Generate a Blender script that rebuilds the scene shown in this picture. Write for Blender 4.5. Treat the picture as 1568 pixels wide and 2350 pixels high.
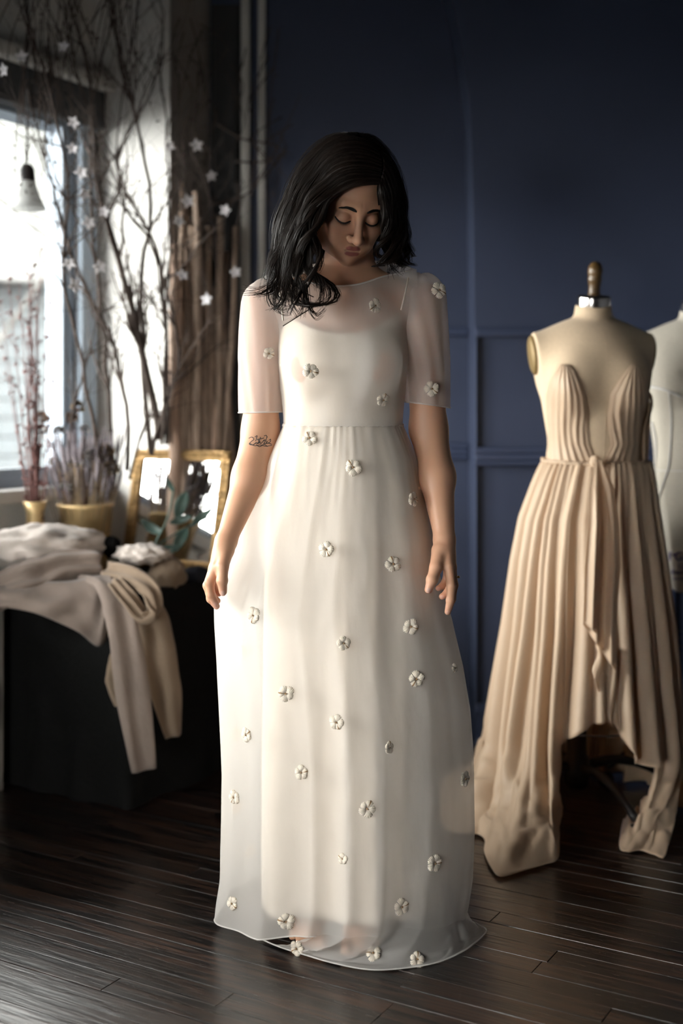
import bpy, bmesh, math, random
import numpy as np
from mathutils import Vector, Matrix, noise
from mathutils.bvhtree import BVHTree

for o in list(bpy.data.objects):
    bpy.data.objects.remove(o)
scn = bpy.context.scene
col = scn.collection
random.seed(7)
rng = np.random.default_rng(11)
R = math.radians

# ------------------------------------------------------------------ camera
F_PX, HOR, EYE = 2850.0, 930.0, 1.11          # focal length in pixels, horizon row, eye height
cam_d = bpy.data.cameras.new('camera')
cam = bpy.data.objects.new('camera', cam_d); col.objects.link(cam)
cam.location = (0, 0, EYE); cam.rotation_euler = (R(90), 0, 0)
cam_d.sensor_fit = 'HORIZONTAL'; cam_d.sensor_width = 24.0
cam_d.lens = F_PX / 1568 * 24.0
cam_d.shift_y = -(1175 - HOR) / 1568
cam_d.clip_start = 0.05
cam_d.dof.use_dof = True; cam_d.dof.focus_distance = 2.56; cam_d.dof.aperture_fstop = 1.55
scn.camera = cam

# ------------------------------------------------------------------ sky and exposure
vs = scn.view_settings
scn.display_settings.display_device = 'sRGB'
vs.view_transform = 'Standard'; vs.look = 'None'; vs.gamma = 1.0; vs.use_curve_mapping = False
vs.exposure = 0.28
world = bpy.data.worlds.new('overcast_sky'); scn.world = world; world.use_nodes = True
_nt = world.node_tree; _nt.nodes.clear()
_out = _nt.nodes.new('ShaderNodeOutputWorld'); _bg = _nt.nodes.new('ShaderNodeBackground')
_bg.inputs['Color'].default_value = (1.0, 0.975, 0.94, 1); _bg.inputs['Strength'].default_value = 24.0
_nt.links.new(_bg.outputs[0], _out.inputs[0])
cy = scn.cycles
cy.use_denoising = True
cy.max_bounces = 10; cy.transparent_max_bounces = 24; cy.diffuse_bounces = 5; cy.glossy_bounces = 4
cy.transmission_bounces = 6
cy.caustics_reflective = False; cy.caustics_refractive = False
cy.sample_clamp_indirect = 6.0

# hazy sun behind thin cloud, on the window side of the house
sun_d = bpy.data.lights.new('hazy_sun', 'SUN'); sun_d.energy = 13.5; sun_d.angle = R(50); sun_d.color = (1.0, 0.97, 0.93)
sun = bpy.data.objects.new('hazy_sun', sun_d); col.objects.link(sun)
sun.location = (-6, 0, 6)
sun.rotation_euler = Vector((0.80, 0.60, -math.tan(R(22)))).to_track_quat('-Z', 'Y').to_euler()

# window-wall frame: t runs along the wall away from the camera, m out of the wall into the room
AX, AY = -0.588, 4.05
UX, UY = 0.5016, 0.8651
NX, NY = 0.8651, -0.5016
def W(t, m, z=0.0):
    return Vector((AX + t*UX + m*NX, AY + t*UY + m*NY, z))
W_ANG = math.atan2(UY, UX)

def portal(t0, t1, z0, z1):
    L = bpy.data.lights.new('window_portal', 'AREA'); L.shape = 'RECTANGLE'
    L.size = t1 - t0; L.size_y = z1 - z0
    L.cycles.is_portal = True
    o = bpy.data.objects.new('window_portal', L); col.objects.link(o)
    o.location = W((t0+t1)/2, -0.455, (z0+z1)/2)
    o.matrix_world = Matrix.Translation(o.location) @ Matrix((( -UX, 0, -NX), (-UY, 0, -NY), (0, 1, 0))).to_4x4()
WINS = [(-1.26, -0.06), (-2.60, -1.40), (-3.95, -2.75)]
WZ0, WZ1 = 0.85, 2.06
WTOP = [2.06, 1.72, 1.66]  # heads of the unseen windows lowered to keep the upper wall dark
for (a, b), zt in zip(WINS, WTOP):
    portal(a, b, WZ0, zt)

# ------------------------------------------------------------------ helpers
def P(px, py, Y):
    """a point of the photograph placed at depth Y in the room"""
    return Vector(((px - 784) * Y / F_PX, Y, EYE - (py - HOR) * Y / F_PX))
def PF(px, py):
    """a point of the photograph on the floor"""
    Y = F_PX * EYE / (py - HOR)
    return Vector(((px - 784) * Y / F_PX, Y, 0.0))
def sstep(a, b, x):
    t = np.clip((x - a) / (b - a), 0, 1); return t*t*(3 - 2*t)

def mesh_obj(name, verts, faces, mat=None, parent=None, smooth=True):
    me = bpy.data.meshes.new(name)
    me.from_pydata([tuple(v) for v in verts], [], [tuple(f) for f in faces])
    if smooth: me.polygons.foreach_set('use_smooth', np.ones(len(me.polygons), dtype=bool))
    if mat: me.materials.append(mat)
    me.update()
    o = bpy.data.objects.new(name, me); col.objects.link(o)
    if parent: o.parent = parent
    return o
def tag(o, label=None, cat=None, group=None, kind=None):
    if label: o['label'] = label
    if cat: o['category'] = cat
    if group: o['group'] = group
    if kind: o['kind'] = kind
    return o
def thing(name, label, cat, group=None):
    o = bpy.data.objects.new(name, None); col.objects.link(o); o.empty_display_size = 0.05
    return tag(o, label, cat, group)

class MB:
    def __init__(s): s.v = []; s.f = []
    def add(s, vs_, fs_):
        b = len(s.v); s.v += [Vector(v) for v in vs_]; s.f += [tuple(i + b for i in f) for f in fs_]
        return s
    def box(s, c, d, ax=None, bev=0.0):
        """box with centre c, size d, optional axes (three vectors), corner chamfer"""
        ax = ax or (Vector((1,0,0)), Vector((0,1,0)), Vector((0,0,1)))
        hx, hy, hz = d[0]/2, d[1]/2, d[2]/2
        if bev <= 0:
            pts = [(x,y,z) for x in (-hx,hx) for y in (-hy,hy) for z in (-hz,hz)]
            fs = [(0,1,3,2),(4,6,7,5),(0,4,5,1),(2,3,7,6),(0,2,6,4),(1,5,7,3)]
        else:
            b = min(bev, hx*.9, hy*.9, hz*.9)
            bm = bmesh.new(); bmesh.ops.create_cube(bm, size=1.0)
            for v in bm.verts: v.co = Vector((v.co.x*2*hx, v.co.y*2*hy, v.co.z*2*hz))
            bmesh.ops.bevel(bm, geom=bm.edges[:], offset=b, segments=2, affect='EDGES', profile=0.6)
            bm.verts.index_update()
            pts = [tuple(v.co) for v in bm.verts]; fs = [tuple(v.index for v in f.verts) for f in bm.faces]; bm.free()
        c = Vector(c)
        return s.add([c + ax[0]*p[0] + ax[1]*p[1] + ax[2]*p[2] for p in pts], fs)
    def wbox(s, t0, t1, m0, m1, z0, z1, bev=0.0):
        """box in the window-wall frame"""
        return s.box(W((t0+t1)/2, (m0+m1)/2, (z0+z1)/2), (abs(t1-t0), abs(m1-m0), abs(z1-z0)),
                     (Vector((UX,UY,0)), Vector((-NX,-NY,0)), Vector((0,0,1))), bev)
    def tube(s, pts, rad, n=6, cap=True):
        pts = [Vector(p) for p in pts]; k = len(pts)
        if not hasattr(rad, '__len__'): rad = [rad]*k
        b = len(s.v); up = None
        for i in range(k):
            d = (pts[min(i+1,k-1)] - pts[max(i-1,0)])
            d = d.normalized() if d.length > 1e-9 else Vector((0,0,1))
            if up is None:
                up = d.orthogonal().normalized()
            up = (up - d*up.dot(d))
            up = up.normalized() if up.length > 1e-6 else d.orthogonal().normalized()
            sd = d.cross(up)
            for j in range(n):
                a = 2*math.pi*j/n
                s.v.append(pts[i] + (up*math.cos(a) + sd*math.sin(a))*rad[i])
        for i in range(k-1):
            for j in range(n):
                s.f.append((b+i*n+j, b+i*n+(j+1)%n, b+(i+1)*n+(j+1)%n, b+(i+1)*n+j))
        if cap:
            s.f.append(tuple(b+j for j in reversed(range(n)))); s.f.append(tuple(b+(k-1)*n+j for j in range(n)))
        return s
    def lathe(s, prof, c, n=28, ax=None, sq=(1,1)):
        """revolve (r, z) pairs about an upright axis at c"""
        c = Vector(c); ax = ax or (Vector((1,0,0)), Vector((0,1,0)), Vector((0,0,1)))
        b = len(s.v)
        for r, z in prof:
            for j in range(n):
                a = 2*math.pi*j/n
                s.v.append(c + ax[0]*r*math.cos(a)*sq[0] + ax[1]*r*math.sin(a)*sq[1] + ax[2]*z)
        for i in range(len(prof)-1):
            for j in range(n):
                s.f.append((b+i*n+j, b+i*n+(j+1)%n, b+(i+1)*n+(j+1)%n, b+(i+1)*n+j))
        return s
    def grid(s, fn, nu, nv, wrap=False):
        b = len(s.v)
        for j in range(nv):
            for i in range(nu):
                s.v.append(Vector(fn(i/(nu if wrap else nu-1), j/(nv-1))))
        for j in range(nv-1):
            for i in range(nu if wrap else nu-1):
                i2 = (i+1) % nu
                s.f.append((b+j*nu+i, b+j*nu+i2, b+(j+1)*nu+i2, b+(j+1)*nu+i))
        return s
    def blob(s, c, r, wr=0.15, fr=3.0, seed=0.0, n=36, rot=0.0, crease=0.0):
        """crumpled soft bundle: an ellipsoid with folds"""
        c = Vector(c); ca, sa = math.cos(rot), math.sin(rot)
        def fn(u, v):
            th, ph = 2*math.pi*u, math.pi*(v*0.998+0.001)
            d = Vector((math.sin(ph)*math.cos(th), math.sin(ph)*math.sin(th), math.cos(ph)))
            q = Vector((d.x*ca - d.y*sa, d.x*sa + d.y*ca, d.z))
            k = noise.noise(Vector((d.x*fr, d.y*fr, d.z*fr*.8)) + Vector((seed, seed*1.7, 0)))
            k2 = abs(noise.noise(Vector((d.x*fr*2.1, d.y*fr*2.1, d.z*fr)) + Vector((seed*3, 0, seed))))
            f = 1 + wr*k - crease*(0.5 - k2)
            return c + Vector((q.x*0, 0, 0)) + Vector(((d.x*r[0]*ca - d.y*r[1]*sa), (d.x*r[0]*sa + d.y*r[1]*ca), d.z*r[2]))*f
        return s.grid(fn, n, n//2+2, wrap=True)
    def build(s, name, mat=None, parent=None, smooth=True):
        return mesh_obj(name, s.v, s.f, mat, parent, smooth)

def catmull(pts, n):
    pts = [Vector(p) for p in pts]; k = len(pts); out = []
    for i in range(n):
        x = i/(n-1)*(k-1); j = min(int(x), k-2); f = x-j
        p0, p1, p2, p3 = pts[max(j-1,0)], pts[j], pts[j+1], pts[min(j+2,k-1)]
        out.append(0.5*((2*p1) + (p2-p0)*f + (2*p0-5*p1+4*p2-p3)*f*f + (3*p1-p0-3*p2+p3)*f**3))
    return out

# ------------------------------------------------------------------ distance-field modelling
def vlen(a): return np.sqrt(np.einsum('ij,ij->i', a, a))
def s_ell(p, c, r):
    q = p - np.asarray(c, np.float32); r = np.asarray(r, np.float32)
    k0 = vlen(q/r); k1 = vlen(q/(r*r)) + 1e-9
    return k0*(k0-1)/k1
def s_cap(p, a, b, ra, rb):
    a = np.asarray(a, np.float32); b = np.asarray(b, np.float32); d = b-a
    h = np.clip(((p-a)@d)/max(float(d@d), 1e-9), 0, 1)
    return vlen(p - a - h[:,None]*d) - (ra + (rb-ra)*h)
def s_chain(p, pts, rad, k=0.0):
    o = None
    for i in range(len(pts)-1):
        d = s_cap(p, pts[i], pts[i+1], rad[i], rad[i+1])
        o = d if o is None else (smin(o, d, k) if k > 0 else np.minimum(o, d))
    return o
def smin(a, b, k):
    h = np.clip(0.5 + 0.5*(b-a)/k, 0, 1)
    return b + (a-b)*h - k*h*(1-h)
def smax(a, b, k): return -smin(-a, -b, k)

def iso_mesh(fn, xs, ys, zs, blk=8):
    """surface nets on a rectilinear grid, evaluating only blocks near the surface"""
    xs, ys, zs = (np.asarray(a, np.float32) for a in (xs, ys, zs))
    nx, ny, nz = len(xs), len(ys), len(zs)
    Fv = np.empty((nx, ny, nz), np.float32)
    act = []
    rngs = [[(i, min(i+blk, n)) for i in range(0, n, blk)] for n in (nx, ny, nz)]
    ctr = []; half = []; sl = []
    for (a,b) in rngs[0]:
        for (c,d) in rngs[1]:
            for (e,f) in rngs[2]:
                lo = np.array((xs[a], ys[c], zs[e])); hi = np.array((xs[min(b,nx-1)], ys[min(d,ny-1)], zs[min(f,nz-1)]))
                ctr.append((lo+hi)/2); half.append(np.linalg.norm(hi-lo)/2); sl.append((a,b,c,d,e,f))
    cv = fn(np.array(ctr, np.float32)); half = np.array(half)
    near = np.abs(cv) < half*1.6 + 0.004
    for i, s in enumerate(sl):
        if near[i]: act.append(s)
        else: Fv[s[0]:s[1], s[2]:s[3], s[4]:s[5]] = 1.0 if cv[i] > 0 else -1.0
    buf = []; cnt = 0; todo = []
    def flush():
        nonlocal buf, cnt, todo
        if not todo: return
        val = fn(np.concatenate(buf)); o = 0
        for s in todo:
            sh = (s[1]-s[0], s[3]-s[2], s[5]-s[4]); n = sh[0]*sh[1]*sh[2]
            Fv[s[0]:s[1], s[2]:s[3], s[4]:s[5]] = val[o:o+n].reshape(sh); o += n
        buf = []; cnt = 0; todo = []
    for s in act:
        g = np.stack(np.meshgrid(xs[s[0]:s[1]], ys[s[2]:s[3]], zs[s[4]:s[5]], indexing='ij'), -1).reshape(-1, 3)
        buf.append(g); todo.append(s); cnt += len(g)
        if cnt > 400000: flush()
    flush()
    I = Fv < 0
    c = np.zeros((nx-1, ny-1, nz-1), np.int8)
    for a in (0,1):
        for b in (0,1):
            for d in (0,1):
                c += I[a:nx-1+a, b:ny-1+b, d:nz-1+d]
    idx = np.argwhere((c > 0) & (c < 8))
    cid = np.full((nx-1, ny-1, nz-1), -1, np.int32); cid[idx[:,0], idx[:,1], idx[:,2]] = np.arange(len(idx))
    acc = np.zeros((len(idx), 3), np.float64); num = np.zeros(len(idx))
    cr = [(a,b,d) for a in (0,1) for b in (0,1) for d in (0,1)]
    ax = (xs, ys, zs)
    for A in cr:
        for B in cr:
            if sum(abs(A[i]-B[i]) for i in range(3)) != 1 or A > B: continue
            fa = Fv[idx[:,0]+A[0], idx[:,1]+A[1], idx[:,2]+A[2]]; fb = Fv[idx[:,0]+B[0], idx[:,1]+B[1], idx[:,2]+B[2]]
            m = (fa < 0) != (fb < 0)
            t = np.where(m, fa/np.where(m, fa-fb, 1), 0)
            for i in range(3):
                pa = ax[i][idx[:,i]+A[i]]; pb = ax[i][idx[:,i]+B[i]]
                acc[:,i] += np.where(m, pa + t*(pb-pa), 0)
            num += m
    V = acc/np.maximum(num,1)[:,None]
    Q = []
    e = np.argwhere(I[:-1,1:-1,1:-1] != I[1:,1:-1,1:-1]) + np.array((0,1,1))
    q = np.stack([cid[e[:,0], e[:,1]-1, e[:,2]-1], cid[e[:,0], e[:,1], e[:,2]-1], cid[e[:,0], e[:,1], e[:,2]], cid[e[:,0], e[:,1]-1, e[:,2]]], 1)
    fl = I[e[:,0], e[:,1], e[:,2]]; q[~fl] = q[~fl][:, ::-1]; Q.append(q)
    e = np.argwhere(I[1:-1,:-1,1:-1] != I[1:-1,1:,1:-1]) + np.array((1,0,1))
    q = np.stack([cid[e[:,0]-1, e[:,1], e[:,2]-1], cid[e[:,0]-1, e[:,1], e[:,2]], cid[e[:,0], e[:,1], e[:,2]], cid[e[:,0], e[:,1], e[:,2]-1]], 1)
    fl = I[e[:,0], e[:,1], e[:,2]]; q[~fl] = q[~fl][:, ::-1]; Q.append(q)
    e = np.argwhere(I[1:-1,1:-1,:-1] != I[1:-1,1:-1,1:]) + np.array((1,1,0))
    q = np.stack([cid[e[:,0]-1, e[:,1]-1, e[:,2]], cid[e[:,0], e[:,1]-1, e[:,2]], cid[e[:,0], e[:,1], e[:,2]], cid[e[:,0]-1, e[:,1], e[:,2]]], 1)
    fl = I[e[:,0], e[:,1], e[:,2]]; q[~fl] = q[~fl][:, ::-1]; Q.append(q)
    Qa = np.concatenate(Q); Qa = Qa[(Qa >= 0).all(1)]
    return V, Qa
def np_obj(name, V, Q, mat, parent=None):
    me = bpy.data.meshes.new(name)
    me.vertices.add(len(V)); me.vertices.foreach_set('co', np.asarray(V, np.float32).ravel())
    me.loops.add(Q.size); me.loops.foreach_set('vertex_index', Q.astype(np.int32).ravel())
    me.polygons.add(len(Q)); me.polygons.foreach_set('loop_start', np.arange(0, Q.size, 4, dtype=np.int32))
    me.polygons.foreach_set('use_smooth', np.ones(len(Q), dtype=bool))
    me.update(calc_edges=True); me.validate()
    if mat: me.materials.append(mat)
    o = bpy.data.objects.new(name, me); col.objects.link(o)
    if parent: o.parent = parent
    return o
def axis(*segs):
    """grid coordinates from (start, end, step) runs"""
    out = []
    for a, b, st in segs:
        n = max(2, int(round((b-a)/st))+1); l = list(np.linspace(a, b, n))
        out += l if not out else l[1:]
    return np.array(out)
def bisect_keep(o, co, no):
    """cut a mesh with a plane, dropping what lies on the side the normal points to; returns the new edge's points"""
    bm = bmesh.new(); bm.from_mesh(o.data)
    r = bmesh.ops.bisect_plane(bm, geom=bm.verts[:]+bm.edges[:]+bm.faces[:], plane_co=co, plane_no=no, clear_outer=True)
    pts = [g.co.copy() for g in r['geom_cut'] if isinstance(g, bmesh.types.BMVert)]
    bm.to_mesh(o.data); bm.free(); o.data.update()
    return pts

# ------------------------------------------------------------------ materials
def mat_new(name):
    m = bpy.data.materials.new(name); m.use_nodes = True
    nt = m.node_tree; b = nt.nodes.get('Principled BSDF')
    return m, nt, b
def mat(name, colr, rough=0.6, metal=0.0, var=0.0, scale=8.0, bump=0.0, bscale=40.0, spec=0.5, stretch=None, sheen=0.0, coat=0.0):
    m, nt, b = mat_new(name)
    b.inputs['Roughness'].default_value = rough; b.inputs['Metallic'].default_value = metal
    b.inputs['Specular IOR Level'].default_value = spec
    b.inputs['Sheen Weight'].default_value = sheen; b.inputs['Coat Weight'].default_value = coat
    b.inputs['Base Color'].default_value = (*colr, 1)
    tc = nt.nodes.new('ShaderNodeTexCoord'); src = tc.outputs['Object']
    if stretch:
        mp = nt.nodes.new('ShaderNodeMapping'); mp.inputs['Scale'].default_value = stretch
        nt.links.new(src, mp.inputs[0]); src = mp.outputs[0]
    nz = nt.nodes.new('ShaderNodeTexNoise'); nz.inputs['Scale'].default_value = scale; nz.inputs['Detail'].default_value = 4
    nt.links.new(src, nz.inputs['Vector'])
    if var > 0:
        rp = nt.nodes.new('ShaderNodeValToRGB')
        rp.color_ramp.elements[0].position = 0.3; rp.color_ramp.elements[1].position = 0.7
        rp.color_ramp.elements[0].color = (*[c*(1-var) for c in colr], 1)
        rp.color_ramp.elements[1].color = (*[min(1, c*(1+var)) for c in colr], 1)
        nt.links.new(nz.outputs['Fac'], rp.inputs[0]); nt.links.new(rp.outputs[0], b.inputs['Base Color'])
    if bump > 0:
        n2 = nt.nodes.new('ShaderNodeTexNoise'); n2.inputs['Scale'].default_value = bscale; n2.inputs['Detail'].default_value = 4
        nt.links.new(src, n2.inputs['Vector'])
        bp = nt.nodes.new('ShaderNodeBump'); bp.inputs['Strength'].default_value = bump; bp.inputs['Distance'].default_value = 0.01
        nt.links.new(n2.outputs['Fac'], bp.inputs['Height']); nt.links.new(bp.outputs[0], b.inputs['Normal'])
    return m
def mat_sheer(name, colr, fac, transl=0.45, edge=0.0):
    """see-through woven cloth: part open weave, part scattering thread"""
    m, nt, b = mat_new(name); nt.nodes.remove(b)
    out = nt.nodes['Material Output']
    tr = nt.nodes.new('ShaderNodeBsdfTransparent'); df = nt.nodes.new('ShaderNodeBsdfDiffuse'); tl = nt.nodes.new('ShaderNodeBsdfTranslucent')
    df.inputs[0].default_value = (*colr, 1); tl.inputs[0].default_value = (*colr, 1)
    m1 = nt.nodes.new('ShaderNodeMixShader'); m1.inputs[0].default_value = transl
    nt.links.new(df.outputs[0], m1.inputs[1]); nt.links.new(tl.outputs[0], m1.inputs[2])
    m2 = nt.nodes.new('ShaderNodeMixShader'); m2.inputs[0].default_value = fac
    nt.links.new(tr.outputs[0], m2.inputs[1]); nt.links.new(m1.outputs[0], m2.inputs[2])
    nt.links.new(m2.outputs[0], out.inputs[0])
    tc = nt.nodes.new('ShaderNodeTexCoord'); nz = nt.nodes.new('ShaderNodeTexNoise')
    nz.inputs['Scale'].default_value = 30; nz.inputs['Detail'].default_value = 5
    mp = nt.nodes.new('ShaderNodeMapping'); mp.inputs['Scale'].default_value = (1, 1, 0.35)
    nt.links.new(tc.outputs['Object'], mp.inputs[0]); nt.links.new(mp.outputs[0], nz.inputs['Vector'])
    bp = nt.nodes.new('ShaderNodeBump'); bp.inputs['Strength'].default_value = 0.22; bp.inputs['Distance'].default_value = 0.01
    nt.links.new(nz.outputs['Fac'], bp.inputs['Height'])
    nt.links.new(bp.outputs[0], df.inputs['Normal']); nt.links.new(bp.outputs[0], tl.inputs['Normal'])
    return m
def mat_wood_floor():
    m, nt, b = mat_new('dark_stained_oak')
    tc = nt.nodes.new('ShaderNodeTexCoord'); oi = nt.nodes.new('ShaderNodeObjectInfo')
    off = nt.nodes.new('ShaderNodeVectorMath'); off.operation = 'SCALE'; off.inputs['Scale'].default_value = 37.0
    cx = nt.nodes.new('ShaderNodeCombineXYZ')
    for i in range(3): nt.links.new(oi.outputs['Random'], cx.inputs[i])
    nt.links.new(cx.outputs[0], off.inputs[0])
    ad = nt.nodes.new('ShaderNodeVectorMath'); ad.operation = 'ADD'
    nt.links.new(tc.outputs['Object'], ad.inputs[0]); nt.links.new(off.outputs[0], ad.inputs[1])
    mp = nt.nodes.new('ShaderNodeMapping'); mp.inputs['Scale'].default_value = (1.2, 16, 16)
    nt.links.new(ad.outputs[0], mp.inputs[0])
    dn = nt.nodes.new('ShaderNodeTexNoise'); dn.inputs['Scale'].default_value = 1.6; dn.inputs['Detail'].default_value = 3
    nt.links.new(mp.outputs[0], dn.inputs['Vector'])
    wv = nt.nodes.new('ShaderNodeMath'); wv.operation = 'MULTIPLY'; wv.inputs[1].default_value = 26.0
    nt.links.new(dn.outputs['Fac'], wv.inputs[0])
    sn = nt.nodes.new('ShaderNodeMath'); sn.operation = 'SINE'; nt.links.new(wv.outputs[0], sn.inputs[0])
    fi = nt.nodes.new('ShaderNodeTexNoise'); fi.inputs['Scale'].default_value = 9; fi.inputs['Detail'].default_value = 6
    nt.links.new(mp.outputs[0], fi.inputs['Vector'])
    mix = nt.nodes.new('ShaderNodeMath'); mix.operation = 'MULTIPLY_ADD'; mix.inputs[1].default_value = 0.22
    nt.links.new(sn.outputs[0], mix.inputs[0]); nt.links.new(fi.outputs['Fac'], mix.inputs[2])
    rp = nt.nodes.new('ShaderNodeValToRGB'); e = rp.color_ramp.elements
    e[0].position = 0.25; e[0].color = (0.006, 0.005, 0.005, 1)
    e[1].position = 0.80; e[1].color = (0.050, 0.025, 0.016, 1)
    n_ = rp.color_ramp.elements.new(0.52); n_.color = (0.020, 0.013, 0.011, 1)
    nt.links.new(mix.outputs[0], rp.inputs[0])
    hv = nt.nodes.new('ShaderNodeHueSaturation')
    rv = nt.nodes.new('ShaderNodeMapRange'); rv.inputs['To Min'].default_value = 0.55; rv.inputs['To Max'].default_value = 1.35
    nt.links.new(oi.outputs['Random'], rv.inputs[0]); nt.links.new(rv.outputs[0], hv.inputs['Value'])
    nt.links.new(rp.outputs[0], hv.inputs['Color']); nt.links.new(hv.outputs[0], b.inputs['Base Color'])
    b.inputs['Coat Weight'].default_value = 0.35; b.inputs['Coat Roughness'].default_value = 0.22
    rr = nt.nodes.new('ShaderNodeMapRange'); rr.inputs['To Min'].default_value = 0.20; rr.inputs['To Max'].default_value = 0.42
    nt.links.new(fi.outputs['Fac'], rr.inputs[0]); nt.links.new(rr.outputs[0], b.inputs['Roughness'])
    bp = nt.nodes.new('ShaderNodeBump'); bp.inputs['Strength'].default_value = 0.18; bp.inputs['Distance'].default_value = 0.004
    nt.links.new(mix.outputs[0], bp.inputs['Height']); nt.links.new(bp.outputs[0], b.inputs['Normal'])
    return m
def mat_skin():
    m, nt, b = mat_new('skin')
    at = nt.nodes.new('ShaderNodeAttribute'); at.attribute_name = 'tint'
    nt.links.new(at.outputs['Color'], b.inputs['Base Color'])
    b.inputs['Roughness'].default_value = 0.45; b.inputs['Specular IOR Level'].default_value = 0.4
    b.inputs['Subsurface Weight'].default_value = 0.12
    b.inputs['Subsurface Radius'].default_value = (0.6, 0.25, 0.12); b.inputs['Subsurface Scale'].default_value = 0.012
    return m
def mat_glass():
    m, nt, b = mat_new('window_glass'); nt.nodes.remove(b); out = nt.nodes['Material Output']
    tr = nt.nodes.new('ShaderNodeBsdfTransparent'); gl = nt.nodes.new('ShaderNodeBsdfGlossy')
    tr.inputs[0].default_value = (0.97, 0.985, 0.98, 1); gl.inputs['Roughness'].default_value = 0.02
    mx = nt.nodes.new('ShaderNodeMixShader'); mx.inputs[0].default_value = 0.05
    nt.links.new(tr.outputs[0], mx.inputs[1]); nt.links.new(gl.outputs[0], mx.inputs[2]); nt.links.new(mx.outputs[0], out.inputs[0])
    return m
def mat_silk(name, colr, transl=0.3):
    """thin opaque cloth that lets some light glow through"""
    m = mat(name, colr, 0.5, var=0.03, scale=12, bump=0.10, bscale=60, sheen=0.25)
    nt = m.node_tree; b = nt.nodes['Principled BSDF']; out = nt.nodes['Material Output']
    tl = nt.nodes.new('ShaderNodeBsdfTranslucent'); tl.inputs[0].default_value = (*colr, 1)
    mx = nt.nodes.new('ShaderNodeMixShader'); mx.inputs[0].default_value = transl
    nt.links.new(b.outputs[0], mx.inputs[1]); nt.links.new(tl.outputs[0], mx.inputs[2]); nt.links.new(mx.outputs[0], out.inputs[0])
    return m
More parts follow.
